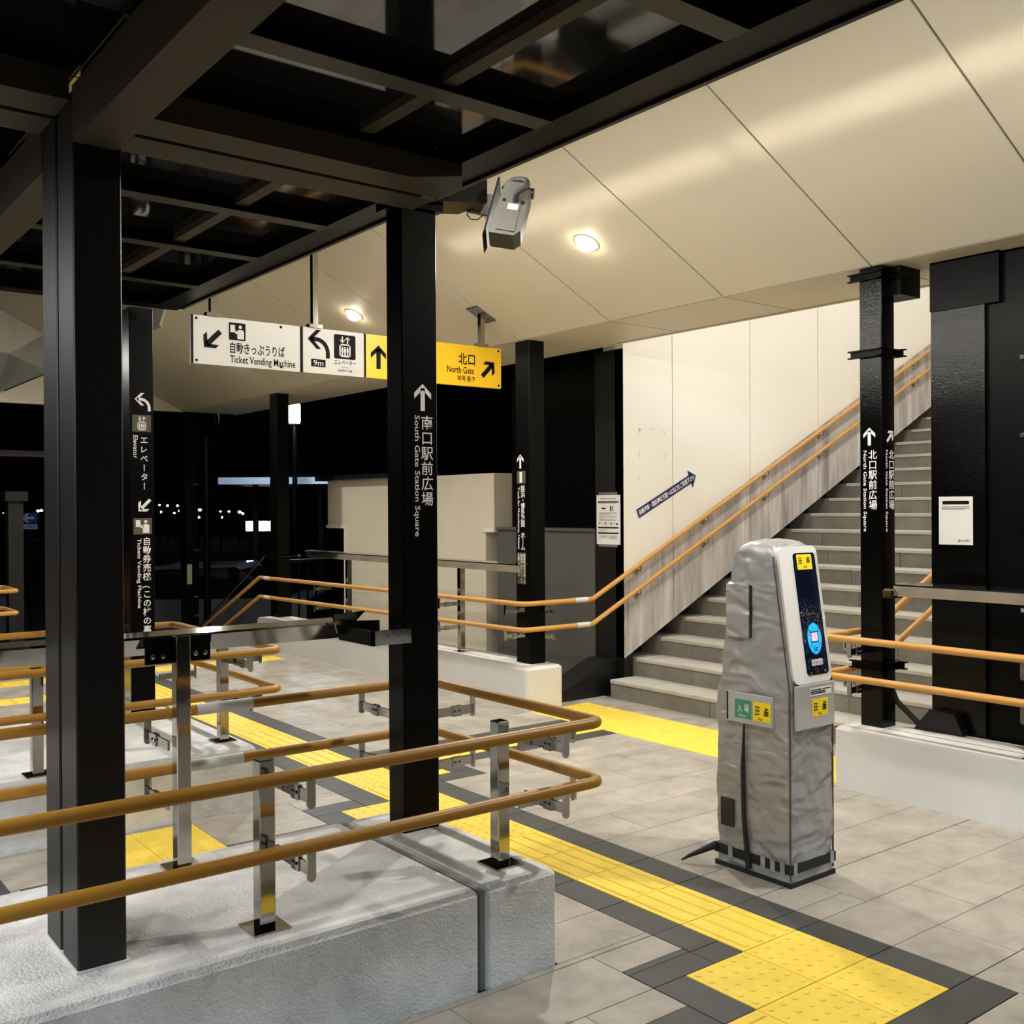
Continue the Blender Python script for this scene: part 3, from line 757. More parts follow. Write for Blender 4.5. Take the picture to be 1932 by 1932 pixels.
a = sgn(602, 651); flat('arrow_sign', P, bend_polys(a[0], a[1], .175), 'ink', hs)
a = sgn(600.5, 685); flat('distance_ground', P, [rect(a[0]-.055, a[1]-.026, a[0]+.055, a[1]+.026)], 'ink', hs); flat('lettering', P, text_polys('9m', a[0]-.038, a[1]-.018, a[0]+.038, a[1]+.019, .01), 'white', hs, .003)
q = sgn(650.5, 655); s = .17
flat('icon_ground', P, [rrect(q[0]-s/2, q[1]-s/2, q[0]+s/2, q[1]+s/2, .012)], 'ink', hs); flat('pictogram', P, lift_icon(q[0], q[1], s), 'white', hs, .003)
a = sgn(651, 687); flat('lettering', P, text_polys('エレベーター', a[0]-.085, 2.582, a[0]+.085, 2.616, .008), 'ink', hs)
a = sgn(651, 693); flat('lettering', P, text_polys('Elevator', a[0]-.03, 2.560, a[0]+.03, 2.573), 'ink_grey', hs)
a = sgn(651, 698.5); flat('lettering', P, text_polys('엘리베이터  电梯', a[0]-.055, 2.532, a[0]+.055, 2.550), 'ink', hs)
a = sgn(714, 674); flat('arrow_sign', P, arrow_polys(a[0], a[1], .17, 0, .19), 'ink', hs)
a = sgn(881, 677); flat('lettering', P, text_polys('北口', a[0]-.080, 2.668, a[0]+.075, 2.756, .014), 'ink', hs)
a = sgn(870, 695); flat('lettering', P, text_polys('North Gate', a[0]-.130, 2.600, a[0]+.120, 2.652, .012), 'ink', hs)
a = sgn(879, 711); flat('lettering', P, text_polys('북쪽 출구', a[0]-.080, 2.540, a[0]+.085, 2.584, .012), 'ink', hs)
a = sgn(921, 697); flat('arrow_sign', P, arrow_polys(a[0], a[1], .165, math.radians(-45), .2), 'ink', hs)

# ================================================================== BANNER AND POSTERS ON WALLS
ban = empty('arrow_banner', (6.5, WY, 1.6), 'navy arrow banner with white lettering stuck on the white stair wall', 'banner')
ang = math.atan2(.335, .72); P = Plane((6.205, WY-.004, 1.478), (math.cos(ang), 0, math.sin(ang)), (-math.sin(ang), 0, math.cos(ang)))
flat('banner_sheet', P, [rect(0, 0, .735, .078), [(.715, -.045), (.80, .039), (.715, .123)]], 'blue', ban, 0)
flat('lettering', P, text_polys('浜崎海岸・諏訪神社方面へは北口をご利用下さい', .015, .014, .775, .064, .012), 'letter', ban, .0012)
# notice on black panel
bp = empty('wall_end_panel', (6.03, 6.4, 0), 'tall black panel at the foot of the white stair wall', 'panel')
box('panel_sheet', 6.03, 6.12, 6.262, 6.61, 0, 2.9, 'black_old', bp)
no = empty('paper_notice', (6.03, 6.44, 1.25), 'white paper notice taped to the tall black panel left of the stairs', 'notice')
P = Plane((6.03, 6.592, 1.255), -Y, Z)
m = MB(); m.box(6.0265, 6.0295, 6.300, 6.592, 1.255, 1.675); m.obj('sheet', 'paper', no)
P = Plane((6.0265, 6.592, 1.255), -Y, Z)
for z in (1.677, 1.235): box('tape_strip', 6.0285, 6.0297, 6.335, 6.568, z-.001, z+.022, 'tape_grey', no)
for q0, q1 in ((.355, .367), (.136, .149), (.089, .102)): flat('heading_bar', P, [rect(.018, q0, .272, q1)], 'ink', no, .001)
flat('lettering', P, text_polys('ご利用のお客さまへのお知らせ', .045, .382, .245, .395, .01), 'ink', no, .001)
flat('pictogram', P, [rect(.17, .285, .186, .327), rect(.198, .285, .208, .325), rect(.065, .300, .115, .312), rect(.032, .168, .040, .192), rect(.055, .170, .060, .190), rect(.098, .168, .103, .19), rect(.112, .168, .122, .188), rect(.165, .17, .17, .192), rect(.18, .166, .19, .186), rect(.22, .17, .226, .19), rect(.24, .168, .264, .181)], 'ink', no, .001)
flat('text_line', P, [rect(.03, z, .03+wd, z+.0035) for z, wd in ((.345, .22), (.268, .22), (.260, .22), (.252, .14), (.238, .22), (.230, .22), (.222, .06), (.208, .20), (.202, .21), (.122, .12), (.112, .09), (.072, .11), (.064, .10), (.056, .10), (.034, .015))]+[rect(.15, z, .25, z+.0035) for z in (.072, .064, .056, .048)], 'ink_grey', no, .001)
# poster at right (its square code is left blank)
po = empty('paper_poster', (5.31, 2.94, 1.36), 'white poster with a dark heading bar on the black wall at right', 'poster')
box('sheet', 5.307, 5.3098, 2.848, 3.040, 1.358, 1.618, 'paper', po)
P = Plane((5.307, 3.040, 1.358), -Y, Z)
flat('heading_bar', P, [rect(.022, .218, .172, .237)], 'ink', po, .001)
flat('text_line', P, [rect(.016, .203, .176, .207), rect(.016, .195, .176, .198), rect(.016, .190, .15, .193)], 'ink_grey', po, .001)
flat('lettering', P, text_polys('JR九州', .108, .014, .172, .030, .01), 'ink', po, .0012)

# ================================================================== CARD READER UNDER ITS COVER
cr = empty('card_reader', (3.64, 2.85, 0), 'grey fabric covered card reader terminal with a lit blue touch target', 'card reader')
def yf(z): return 2.655 if z < .80 else 2.655+.085*min(1, (z-.80)/.58)
def yb(z): return 3.05 if z < .70 else 3.05-.10*min(1, (z-.70)/.66)
def ring(z, ins=0, rad=.03, n=24, m=22):
    x0, x1, y0, y1 = 3.492+ins, 3.788-ins, yf(z)+ins, yb(z)-ins; pts = []
    def seg(a, b_, k): return [(a[0]+(b_[0]-a[0])*i/k, a[1]+(b_[1]-a[1])*i/k) for i in range(k)]
    r = rad
    def arc(cx, cy, s): return [(cx+r*math.cos(math.radians(s+90*i/4)), cy+r*math.sin(math.radians(s+90*i/4))) for i in range(4)]
    pts += seg((x0+r, y0), (x1-r, y0), m)+arc(x1-r, y0+r, -90)+seg((x1, y0+r), (x1, y1-r), n+6)+arc(x1-r, y1-r, 0)+seg((x1-r, y1), (x0+r, y1), m)+arc(x0+r, y1-r, 90)+seg((x0, y1-r), (x0, y0+r), n+6)+arc(x0+r, y0+r, 180)
    return pts
lev = [(.02, 0)]+[(.02+(1.34-.02)*k/100, 0) for k in range(1, 101)]+[(1.375, .006), (1.40, .018), (1.418, .040), (1.428, .075), (1.431, .105)]
b = MB(); n = None
for z, ins in lev:
    pts = ring(z, ins, .014 if z < 1.37 else .03)
    if n is None: n = len(pts)
    cx, cy = 3.64, (yf(z)+yb(z))/2
    for (x, y) in pts:
        dx, dy = x-cx, y-cy
        front = y < yf(z)+.012+ins
        amp = .003 if (front and z > .62) else .008
        wv = Vector((x*6, y*6, z*5+y*4))
        rid = 1-abs(noise.noise(wv+Vector((0, 0, noise.noise(Vector((x*9, y*9, z*4)))*.9))))*2.4
        rid2 = 1-abs(noise.noise(Vector((x*14+4, y*14, z*11+(x-y)*9))))*2.4
        nz = noise.noise(Vector((x*9, y*9, z*7)))*.6
        edge = min(1, z/.06)
        k = amp*(nz+.75*rid+.42*rid2-.5)*edge*(1 if z < 1.40 else .3)
        l = math.hypot(dx, dy) or 1
        b.v.append((x+dx/l*k, y+dy/l*k, z+(0 if z < 1.3 else .3*k)))
L = len(lev)
for i in range(L-1):
    for k in range(n): k2 = (k+1) % n; b.f.append((i*n+k, i*n+k2, (i+1)*n+k2, (i+1)*n+k))
b.f.append(tuple((L-1)*n+k for k in range(n))); b.f.append(tuple(n-1-k for k in range(n)))
cov = b.obj('cover', 'fabric', cr, smooth=True)
# front of the reader seen through the cover: follows the slanted face
fz0, fz1 = .83, 1.40
def FP(z0): return Plane((3.492, yf(z0)-.004, z0), X, (0, yf(1.36)-yf(.80), .56))
F = FP(.80); fl = math.hypot(.56, .0821)/.56
def extr(name, outline, m, parent, h0, h1):
    q = MB(); q.prism(outline, h0, h1, lambda a, c, h: F.p(a, c, h)); return q.obj(name, m, parent)
fp = extr('front_panel', rrect(.022, .030, .282, .600*fl, .035), 'plastic', cr, -.02, .009)
scr = extr('screen', rrect(.112, .062, .262, .570*fl, .016), 'screen', fp, .009, .0105)
def onF(name, polys, m, h=.0115, parent=None): return flat(name, F, polys, m, parent or scr, h)
onF('exit_label', [rrect(.134, .505, .236, .570, .005)], 'label_lit')
onF('lettering', text_polys('出', .146, .530, .170, .557, .01, True)+text_polys('場', .198, .532, .222, .560, .01, True)+text_polys('Exit', .176, .512, .200, .523), 'ink', .0125)
onF('touch_target', [disc(.190, .212, .047, 32, .066)], 'cyan')
onF('target_square', [rect(.164, .196, .216, .242)], 'blue', .0122); onF('target_window', [rect(.169, .201, .211, .237)], 'pink', .0128)
onF('lettering', text_polys('ic', .178, .158, .206, .182, .02), 'blue', .0122)
onF('tick_mark', [[(.155, .255), (.160, .252), (.166, .240), (.161, .240)], [(.226, .255), (.221, .252), (.215, .240), (.220, .240)], [(.160, .178), (.165, .182), (.170, .192), (.164, .190)], [(.222, .178), (.217, .182), (.211, .192), (.217, .190)]], 'blue', .0122)
onF('name_label', [rrect(.150, .100, .226, .126, .004)], 'paper'); onF('lettering', text_polys('いつもICカード', .156, .107, .220, .119), 'ink_grey', .0125)
# crumpled clear film over the screen catching the light
fm = MB(); N1, N2 = 40, 110
for j in range(N2+1):
    for i in range(N1+1):
        a, c = .105+.165*i/N1, .055+.52*j/N2
        bnd = math.exp(-((c-.315)/.055)**2); hgt = .021+.002*noise.noise(Vector((a*45, c*32, 2)))+.012*bnd*(noise.noise(Vector((a*75, c*60, 5)))+.5*noise.noise(Vector((a*170, c*150, 8))))
        fm.v.append(F.p(a, c, hgt))
for j in range(N2):
    for i in range(N1): s = j*(N1+1)+i; fm.f.append((s, s+1, s+N1+2, s+N1+1))
film_m = bpy.data.materials.new('clear_film'); film_m.use_nodes = True
nt = film_m.node_tree; nt.nodes.remove(nt.nodes['Principled BSDF'])
gl = nt.nodes.new('ShaderNodeBsdfGlossy'); gl.inputs['Roughness'].default_value = .04; tp = nt.nodes.new('ShaderNodeBsdfTransparent'); mx = nt.nodes.new('ShaderNodeMixShader'); mx.inputs[0].default_value = .2
nt.links.new(tp.outputs[0], mx.inputs[1]); nt.links.new(gl.outputs[0], mx.inputs[2]); nt.links.new(mx.outputs[0], nt.nodes['Material Output'].inputs[0])
me = fm.mesh('film'); me.shade_smooth(); link('clear_film', me, film_m, fp)
# lower clear window on the front
Fl = Plane((3.492, 2.650, 0), X, Z)
wnd = box('window_flap', 3.512, 3.780, 2.6405, 2.652, .645, .83, 'vinyl', cr, c=.004)
Fw = Plane((3.492, 2.6405, 0), X, Z)
flat('exit_label', Fw, [rect(.130, .690, .238, .765)], 'label_yellow', wnd, .001)
flat('lettering', Fw, text_polys('出', .140, .715, .168, .748, .01, True)+text_polys('場', .198, .712, .226, .752, .01, True)+text_polys('Exit', .172, .697, .196, .708), 'ink', wnd, .002)
flat('paper_slip', Fw, [rect(.115, .778, .262, .812)], 'paper', wnd, .001); flat('text_line', Fw, [rect(.12, z, .12+wd, z+.004) for z, wd in ((.801, .07), (.793, .10), (.786, .10))]+[rect(.20, .801, .255, .805)], 'ink', wnd, .002)
# pocket on the left side with two labels
Sd = Plane((3.486, 3.05, 0), -Y, Z)
pk = box('side_pocket', 3.483, 3.496, 2.735, 2.985, .645, .775, 'vinyl', cr, c=.004)
Sp = Plane((3.483, 3.05, 0), -Y, Z)
flat('entry_label', Sp, [rect(.115, .665, .205, .745)], 'label_green', pk, .001); flat('lettering', Sp, text_polys('入', .13, .690, .155, .728, .01)+text_polys('場', .166, .692, .192, .728, .01)+text_polys('Enter', .14, .672, .18, .682), 'paper', pk, .002)
flat('exit_label', Sp, [rect(.215, .665, .305, .745)], 'label_yellow', pk, .001); flat('lettering', Sp, text_polys('出', .225, .690, .25, .728, .01, True)+text_polys('場', .27, .69, .295, .728, .01, True)+text_polys('Exit', .243, .670, .265, .680), 'ink', pk, .002)
flat('black_edge', Sp, [rect(.070, .650, .078, .770)], 'ink', pk, .001)
fp2 = box('side_flap', 3.480, 3.496, 2.85, 2.985, 1.01, 1.245, 'fabric', cr, c=.008)
box('flap_edge', 3.4795, 3.492, 2.846, 2.853, 1.012, 1.235, 'black_cloth', fp2)
# zip, mesh patch, seams, hem
MB().tube([(3.482, 2.885, .64), (3.478, 2.89, .45), (3.478, 2.885, .25), (3.480, 2.872, .12), (3.482, 2.862, .03)], [.004, .010, .010, .011, .014], 8).obj('zip', 'black_cloth', cr, smooth=True)
box('mesh_patch', 3.4775, 3.488, 2.945, 3.012, .185, .305, 'mesh_patch', cr)
MB().tube([(3.489, 2.652, z) if z < .8 else (3.489, yf(z)-.003, z) for z in [.03+.07*k for k in range(20)]], .0035, 6).obj('corner_piping', 'fabric_edge', cr, smooth=True)
MB().tube([(3.785, yf(z)+.002, z) for z in [.03+.07*k for k in range(20)]], .0045, 6).obj('corner_piping', 'fabric_edge', cr, smooth=True)
b = MB(); b.box(3.486, 3.794, 2.649, 3.056, .055, .095)
hem = b.obj('hem_belt', 'black_cloth', cr)
for y in (2.69, 2.74, 2.79, 2.965): box('belt_loop', 3.4825, 3.4875, y-.011, y+.011, .050, .100, 'fabric', hem)
for x in (3.515, 3.765): box('belt_loop', x-.011, x+.011, 2.6455, 2.650, .050, .100, 'fabric', hem)
box('base_pad', 3.488, 3.792, 2.649, 3.055, 0, .020, 'rubber', cr)
MB().tube([(3.485, 3.045, .085), (3.45, 3.085, .06), (3.40, 3.13, .03), (3.375, 3.15, .012)], [.018, .014, .008, .004], 8).obj('strap_end', 'black_cloth', cr, smooth=True)
for z in (1.25, 1.14): MB().lathe([(.012, 0), (.012, .006), (.005, .010)], (3.790, yf(z)+.02, z), 12, (1, -.4, 0)).obj('indicator_lamp', 'red_lamp', cr)

# ================================================================== SECURITY CAMERA
sc = empty('security_camera', (2.55, 3.35, 2.85), 'grey security camera housing hung from the canopy edge beside the column', 'camera')
box('wall_arm', 2.442, 2.60, 3.42, 3.445, 2.775, 2.862, 'cam_grey', sc)
ax = Vector((-.115, -.05, -.255)).normalized(); sd = Vector((.75, -.62, 0)); sd = (sd-ax*sd.dot(ax)).normalized(); nn = ax.cross(sd)
org = Vector((2.585, 3.30, 2.86))
def CP(a, s_, h): return tuple(org+ax*a+sd*s_+nn*h)
b = MB(); b.prism([(0.02, -.04), (.0, -.02), (.0, .05), (.03, .068), (.235, .068), (.262, .045), (.262, -.052), (.24, -.06)], -.045, .045, lambda a, s_, h: CP(a, s_, h)); hb = b.obj('housing', 'cam_grey', sc)
b = MB(); b.prism([(.0, -.072), (.0, -.064), (.26, -.064), (.29, -.072)], -.06, .06, lambda a, s_, h: CP(a, s_, h)); b.obj('sun_hood', 'ink', sc)
sgnh = 1 if nn.dot(Vector((0, 0, 1.57))-org) > 0 else -1
sgnh = 1 if (nn.dot(Vector((0, 0, 1.57))-org)) > 0 else -1
b = MB(); b.prism([(.105, -.030), (.105, .045), (.245, .045), (.245, -.030)], .045*sgnh, .049*sgnh, lambda a, s_, h: CP(a, s_, h)); b.obj('cover_plate', 'cam_grey', sc)
b = MB(); b.prism([(.115, -.005), (.115, .036), (.142, .036), (.142, -.005)], .049*sgnh, .0505*sgnh, lambda a, s_, h: CP(a, s_, h)); b.obj('label', 'paper', sc)
for a, s_ in ((.10, -.025), (.10, .05)): MB().lathe([(.008, 0), (.008, .006)], CP(a, s_, .045*sgnh), 8, nn*sgnh).obj('screw', 'ink', sc)
MB().tube(roundpath([CP(.10, .02, .045*sgnh), CP(.08, .02, .08*sgnh), CP(.04, .06, .075*sgnh), CP(-.015, .04, .05*sgnh), CP(-.02, -.02, .03*sgnh), CP(.01, -.05, 0)], .04), .0115, 10).obj('conduit', 'rubber', sc, smooth=True)
MB().tube([CP(-.015, -.04, -.03), CP(-.015, .07, -.03)], .022, 10).obj('swivel', 'black_old', sc, smooth=True)
MB().tube([(2.41, 3.40, 2.755), (2.43, 3.40, 2.735), (2.465, 3.40, 2.74), (2.495, 3.40, 2.765)], .0025, 6).obj('wire', 'black', sc)

# ================================================================== LAMPS OF THE PLACE, ADDED CEILING BAND LIGHT
def area(name, loc, size, power, col, sy=None, rot=(0, 0, 0), spread=None):
    l = bpy.data.lights.new(name, 'AREA'); l.energy = power; l.color = col; l.shape = 'RECTANGLE' if sy else 'DISK'; l.size = size
    if sy: l.size_y = sy
    if spread: l.spread = spread
    o = bpy.data.objects.new(name, l); o.location = loc; o.rotation_euler = rot; C.objects.link(o); return o
names = {1.89: 'round downlight in the sloping ceiling above the card reader', 4.89: 'round lit downlight in the ceiling right of the camera housing', 7.89: 'round lit downlight in the ceiling above the hanging sign', 10.89: 'round lit downlight toward the far end of the ceiling'}
for y, lb in names.items():
    x = 4.395; z = slope_z(x)
    e = empty('downlight', (x, y, z), lb, 'light', 'ceiling downlights')
    nrm = Vector((SL, 0, -1)).normalized()
    MB().lathe([(.085, 0), (.085, .004), (.070, .008), (.064, .004)], (x, y, z), 24, nrm).obj('trim_ring', 'white', e)
    MB().lathe([(.056, -.01), (.056, .012), (.050, .030), (.036, .045), (.015, .053)], (x, y, z), 20, nrm).obj('lens', 'lamp', e, smooth=True)
    area('downlight_beam', (x-.03, y, z-.058), .10, POW_DOWN, WARM, rot=(0, math.atan(.5), 0))
def tube_lamp(label, x0, x1, y0, y1, z, power, col, grp, rod=None):
    e = empty('strip_light', ((x0+x1)/2, (y0+y1)/2, z), label, 'light', grp)
    box('housing', x0-.04, x1+.04, y0-.04, y1+.04, z+.02, z+.08, 'white', e)
    box('tube', x0, x1, y0, y1, z, z+.03, 'tube', e)
    if rod:
        for x in (x0+.1, x1-.1): box('hanger_rod', x-.01, x+.01, (y0+y1)/2-.01, (y0+y1)/2+.01, z+.08, rod, 'steel', e)
    area('strip_light_beam', ((x0+x1)/2, (y0+y1)/2, z-.01), x1-x0, power, col, y1-y0)
tube_lamp('strip light under the canopy left of the picture', -1.35, -1.29, 2.2, 3.4, 2.56, POW_TUBE*2, NEUTRAL, 'canopy strip lights')
tube_lamp('strip light under the canopy far left', -.75, -.69, 4.7, 5.9, 2.66, POW_TUBE, NEUTRAL, 'canopy strip lights')
tube_lamp('far strip light under the ceiling at left', 1.0, 1.06, 8.6, 9.8, 2.9, POW_TUBE, NEUTRAL, 'canopy strip lights', 4.7)
for y, lb in ((4.75, 'strip light lying along the top of the canopy edge past the column'), (2.25, 'strip light lying along the top of the canopy edge before the column'), (-.25, 'strip light lying along the top of the canopy edge near the viewer')):
    e = empty('edge_strip_light', (2.12, y, 2.92), lb, 'light', 'canopy edge lights')
    box('tray', 2.07, 2.17, y-1.22, y+1.22, 2.92, 2.94, 'white', e)
    for d in (-1, 0, 1): box('stand', 2.10, 2.13, y+d-.01, y+d+.01, 2.94, 3.05, 'white', e)
    MB().tube([(2.13, y-1.2, 3.06), (2.13, y+1.2, 3.06)], .018, 10).obj('tube', 'tube_edge', e, smooth=True)
    box('cover_plate', 2.07, 2.23, y-1.22, y+1.22, 3.085, 3.095, 'white', e)  # added unseen plate that keeps the tube's light off the ceiling
    area('edge_strip_beam', (2.155, y, 3.06), .04, POW_EDGE, WARM, 2.4, (0, math.radians(-82), 0))
    area('added_ceiling_band', (2.235, y, 3.06), .03, POW_ADDED_BAND, WARM, 2.45, (0, math.radians(-90-9.8), 0), math.radians(6))  # added narrow light that draws a bright band on the ceiling
for k, x in enumerate((6.7, 8.9, 11.0)):
    z = 4.0+.5*(x-6.2)
    tube_lamp(['strip light over the lowest stairs', 'strip light over the middle stairs', 'strip light over the upper stairs'][k], x-.6, x+.6, 4.35, 4.41, min(z, 6.7), POW_STAIR, NEUTRAL, 'stair strip lights', 6.9)

# ================================================================== BACKGROUND
# low cream building beyond the white plinth
bd = empty('cream_annex', (6.0, 8.1, 0), 'low cream rendered annex with stepped sides behind the far plinth', 'building')
box('upper_wall', 6.0, 7.6, 8.03, 11.45, 1.37, 1.91, 'concrete', bd); box('lower_wall', 6.0, 7.4, 8.17, 11.0, -.8, 1.37, 'concrete', bd)
box('drip_ledge', 5.985, 7.6, 8.015, 8.2, 1.335, 1.372, 'wall', bd); box('drip_ledge', 5.985, 7.6, 10.98, 11.47, 1.335, 1.372, 'wall', bd); box('corner_trim', 5.99, 6.03, 10.97, 11.03, -.8, 1.34, 'wall', bd)
box('roof_edge', 5.9, 7.7, 9.9, 11.6, 1.912, 1.965, 'car_dark', bd)
box('pilaster', 5.975, 6.0, 9.75, 9.95, -.8, 1.905, 'wall', bd)
gw = empty('wall_shade_toned', (6.0, 7.3, 0), 'wall with ledge between the annex and the stairs, its shade put into a grey colour', 'wall', kind='structure')  # pale wall standing in shade, the shade painted as its dark colour
box('shade_toned_sheet', 6.02, 6.2, 6.615, 8.01, 0, 1.36, 'concrete_shade', gw); box('ledge', 6.0, 6.25, 6.615, 8.01, 1.362, 1.385, 'concrete_shade', gw); box('upper_sheet', 6.2, 6.35, 6.52, 8.0, 1.385, 4.0, 'black', gw)
bx = MB(); bx.prism([(5.40, .0), (6.02, .0), (6.02, .29), (5.92, .29), (5.42, .08)], 6.34, 6.60, lambda p, q, t: (p, t, q)); bxo = bx.obj('cable_trunking', 'black_old'); setp(bxo, 'black sloping metal box on the floor between plinth and stairs', 'box')
bf = MB(); bf.prism([(3.155, .34), (3.06, .46), (2.92, .45), (2.87, .345)], 5.24, 5.305, lambda p, q, t: (t, p, q)); bfo = bf.obj('floodlight', 'black_old'); setp(bfo, 'small black floodlight box on the white plinth below the poster', 'floodlight')
# street lamp
sl = empty('street_lamp', (8.93, 18.39, -.8), 'tall dark street lamp with a glowing bluish lantern', 'street lamp')
MB().tube([(8.93, 18.39, -.8), (8.93, 18.39, 3.2)], [.06, .045], 12).obj('pole', 'black', sl, smooth=True)
MB().lathe([(.05, -.02), (.12, 0), (.12, .02)], (8.93, 18.39, 3.2), 16).obj('collar', 'black', sl)
MB().lathe([(.10, 0), (.115, .05), (.115, .36), (.09, .40)], (8.93, 18.39, 3.22), 16).obj('lantern', 'lantern', sl, smooth=True)
pl_ = bpy.data.lights.new('street_lamp_glow', 'POINT'); pl_.energy = POW_STREET; pl_.color = COLD; pl_.shadow_soft_size = .15
po_ = bpy.data.objects.new('street_lamp_glow', pl_); po_.location = (8.6, 17.9, 3.42); C.objects.link(po_)
# street lamp behind the viewer
sl2 = empty('street_lamp', (-5.5, -7, -.3), 'dark street lamp behind the viewer', 'street lamp')
MB().tube([(-5.5, -7, -.3), (-5.5, -7, 4.6)], [.06, .045], 12).obj('pole', 'black', sl2, smooth=True)
MB().lathe([(.10, 0), (.14, .05), (.14, .36), (.09, .40)], (-5.5, -7, 4.6), 16).obj('lantern', 'lantern', sl2, smooth=True)
pl2 = bpy.data.lights.new('street_lamp_glow', 'POINT'); pl2.energy = POW_STREET*7; pl2.color = COLD; pl2.shadow_soft_size = .2
po2 = bpy.data.objects.new('street_lamp_glow', pl2); po2.location = (-5.2, -6.6, 4.75); C.objects.link(po2)
# shelter with pale fascia
sh = empty('bus_shelter', (9.5, 20, -.8), 'dark bus shelter with a bright pale roof edge', 'shelter')
d0, d1 = Vector((8.3, 20.14, 2.13)), Vector((10.26, 18.62, 2.13)); dv = (d1-d0).normalized(); nv = Vector((-dv.y, dv.x, 0))
def obox(name, a0, a1, b0, b1, z0, z1, m, parent):
    q = MB(); q.prism([(a0, b0), (a1, b0), (a1, b1), (a0, b1)], z0, z1, lambda p, r, t: tuple(Vector((d0.x, d0.y, 0))+dv*p+nv*r+Vector((0, 0, t)))); return q.obj(name, m, parent)
obox('roof_fascia', -.2, 3.4, 0, .06, 2.08, 2.22, 'fascia', sh); obox('roof_slab', -.2, 3.4, .06, 2.2, 2.08, 2.2, 'black_old', sh)
for a in (.3, 1.7, 3.1): obox('shelter_post', a-.05, a+.05, 1.0, 1.1, -.8, 2.08, 'black_old', sh)
obox('wall_lantern', 2.03, 2.38, .7, .8, 1.60, 1.75, 'car', sh)
# low gutter bar far left
gb = MB().box(0, 6.2, 18.4, 18.5, 2.46, 2.56).obj('gutter_bar', 'rust'); setp(gb, 'long dull pink horizontal steel bar far behind the nearest column', 'bar')
# gate pillar and blue sign
gp = empty('stone_pillar', (2.78, 13.03, -.8), 'dark stone pillar with a wider cap at far left', 'pillar')
box('pillar_shaft', 2.70, 2.86, 12.95, 13.11, -.8, 1.68, 'pillar', gp); box('pillar_cap', 2.66, 2.90, 12.90, 13.15, 1.68, 1.79, 'pillar', gp)
bs = empty('arrow_signboard', (3.66, 16.14, -.8), 'small blue sign with a left arrow beyond the stone pillar', 'sign')
rv = Vector((.79, -.612, 0)); P = Plane(Vector((3.545, 16.22, 1.30)), rv, Z)
q = MB(); q.prism(rect(0, .09, .235, .235), -.02, 0, lambda a, c, h: P.p(a, c, h)); q.obj('sign_plate', 'blue_sign', bs)
q = MB(); q.prism(rect(0, 0, .235, .075), -.02, 0, lambda a, c, h: P.p(a, c, h)); q.obj('sub_plate', 'pale_blue', bs)
flat('arrow_sign', P, arrow_polys(.115, .162, .18, math.radians(90), .2), 'pale_blue', bs, .002); flat('lettering', P, text_polys('この後方', .02, .012, .215, .062, .01), 'blue_sign', bs, .002)
MB().tube([P.p(.117, 0, -.03), P.p(.117, -2.1, -.03)], .02, 8).obj('sign_post', 'black', bs)
# lit far signs
for i, (x, y, wd, lb) in enumerate(((11.53, 26.48, .24, 'small lit white sign far off, leftmost of three'), (11.81, 26.27, .26, 'small lit white sign far off, middle of three'), (12.0, 26.12, .19, 'small lit white sign far off, rightmost and narrowest of three'))):
    e = empty('lit_sign', (x, y, -.8), lb, 'sign', 'lit signs across the street')
    P = Plane((x, y, .98), rv, Z)
    q = MB(); q.prism(rrect(-wd/2, 0, wd/2, .27, .03), -.06, 0, lambda a, c, h: P.p(a, c, h)); q.obj('light_box', 'far_sign', e)
    MB().tube([P.p(0, 0, -.03), P.p(0, -1.78, -.03)], .03, 8).obj('sign_post', 'black', e)
# distant street lights
def at(px, py, d): 
    v = CR*((px-966)/FPX)-CU*((py-966)/FPX)+CF; return Vector((0, 0, 1.57))+v*d
spots = [(301, 953, 3), (316, 954, 3.5), (335, 954, 3.5), (303, 966, 4), (329, 968, 3), (336, 964, 3.5), (368, 955, 5), (377, 962, 5), (375, 976, 4), (416, 965, 3), (432, 965, 3.5), (418, 976, 4), (452, 966, 5), (458, 969, 4), (40, 970, 3.5), (72, 964, 4), (78, 963, 4), (6, 968, 1.5)]
spots.sort()
wds = 'first second third fourth fifth sixth seventh eighth ninth tenth eleventh twelfth thirteenth fourteenth fifteenth sixteenth seventeenth eighteenth'.split()
for i, (px, py, r) in enumerate(spots):
    p = at(px, py, 56+2.2*((i*7) % 18)); e = empty('distant_lamp', (p.x, p.y, -.8), wds[i]+' tiny white street light in the night, counted from the left', 'street light', 'distant street lights')
    rad = r*p.length/FPX*.62
    MB().lathe([(rad*.4, -rad*.8), (rad, -rad*.3), (rad, rad*.3), (rad*.4, rad*.8)], p, 10).obj('lamp_head', 'far_light', e, smooth=True)
    MB().tube([(p.x, p.y, p.z-rad), (p.x, p.y, -.8)], .05, 6).obj('lamp_post', 'black', e)
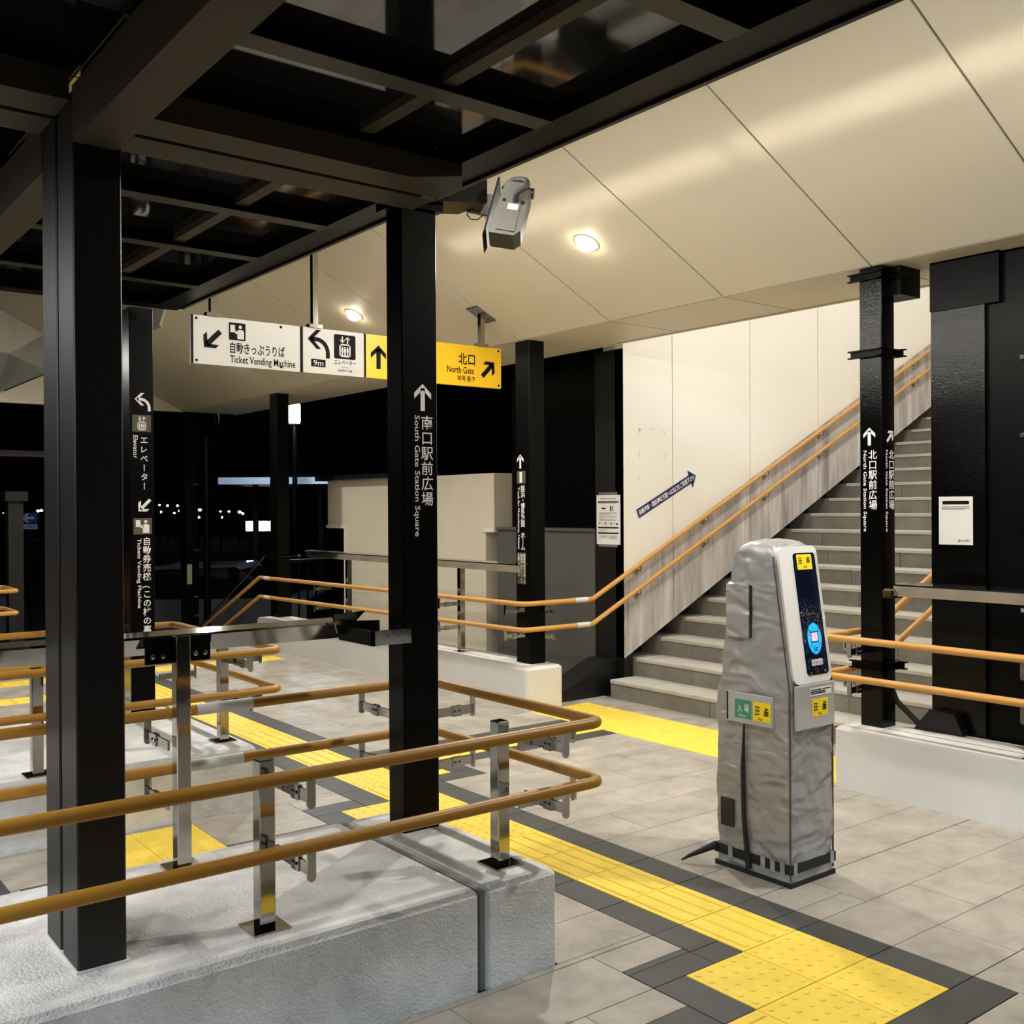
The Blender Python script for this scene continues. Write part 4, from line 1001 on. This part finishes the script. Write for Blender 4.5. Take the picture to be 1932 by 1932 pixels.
# parked cars
def car(label, c, yaw, paint):
    e = empty('parked_car', (c[0], c[1], -.8), label, 'car')
    R = Matrix.Translation(Vector((c[0], c[1], -.8))) @ Matrix.Rotation(yaw, 4, 'Z')
    q = MB(); prof = [(-2.1, .30), (-2.12, .70), (-1.95, .92), (-1.1, .98), (-.55, 1.40), (.9, 1.44), (1.75, 1.02), (2.05, .92), (2.1, .35)]
    q.prism(prof[:3]+[(-1.95, .92), (2.0, .95)]+prof[7:], -.82, .82, lambda a, z, y: tuple(R @ Vector((a, y, z)))); q.obj('body', paint, e)
    q = MB(); q.prism([(-1.1, .94), (-.5, 1.40), (.9, 1.44), (1.7, .96)], -.70, .70, lambda a, z, y: tuple(R @ Vector((a, y, z)))); cb = q.obj('cabin', 'glass_dark', e)
    q = MB(); q.prism([(-.56, 1.39), (-.5, 1.45), (.9, 1.48), (.98, 1.40)], -.68, .68, lambda a, z, y: tuple(R @ Vector((a, y, z)))); q.obj('roof', paint, e)
    for a in (-1.35, 1.35):
        for s_ in (-.80, .66): MB().lathe([(.31, 0), (.31, .15)], R @ Vector((a, s_, .31)), 16, R.to_3x3() @ Vector((0, 1, 0))).obj('wheel', 'rubber', e)
    return e
car('silver parked car behind the far column', (6.4, 17.0), math.radians(-38), 'car')
car('silver parked car at far left behind the stone pillar', (1.9, 19.6), math.radians(-30), 'car')
car('dark parked car beside the silver one under the street lamp', (10.6, 13.9), math.radians(-38), 'car_dark')
# black railing beside the annex
fe = empty('black_railing', (5.6, 11.6, -.3), 'low black metal railing left of the cream annex', 'railing')
box('top_bar', 5.36, 6.35, 11.50, 11.54, .92, .96, 'black', fe); box('bottom_bar', 5.36, 6.35, 11.50, 11.54, .02, .06, 'black', fe)
for k in range(9): box('baluster', 5.40+.115*k, 5.42+.115*k, 11.51, 11.53, .06, .92, 'black', fe)
box('railing_post', 5.33, 5.37, 11.49, 11.55, -.3, 1.0, 'black', fe); box('railing_post', 6.33, 6.37, 11.49, 11.55, -.3, 1.0, 'black', fe)
# paper sheets on the far end of the plinth
for k, (x, y, lb) in enumerate(((5.06, 10.3, 'white paper sheet lying on the far plinth end'),)):
    q = MB(); q.prism([(x-.08, y-.15), (x+.08, y-.15), (x+.10, y+.2), (x-.07, y+.15)], .331, .337, lambda a, c, h: (a, c, h+.004+.004*math.sin(c*30))); o = q.obj('paper_sheet', 'paper'); setp(o, lb, 'paper')
# cigarette end on the floor at left
o = MB().tube([(1.0, 4.50, .006), (1.03, 4.46, .006)], .006, 8).obj('cigarette_end', 'paper'); setp(o, 'white cigarette end on the floor at the left', 'litter')
# green glass strip at far left under the ceiling
q = MB(); q.prism([(2.75, 3.0), (2.90, 3.5), (2.92, 3.49), (2.77, 2.99)], 8.0, 14.2, lambda p, z, t: (p, t, z)); o = q.obj('glass_screen', 'green_glass'); setp(o, 'pale green glass strip under the ceiling at far left', 'glass')
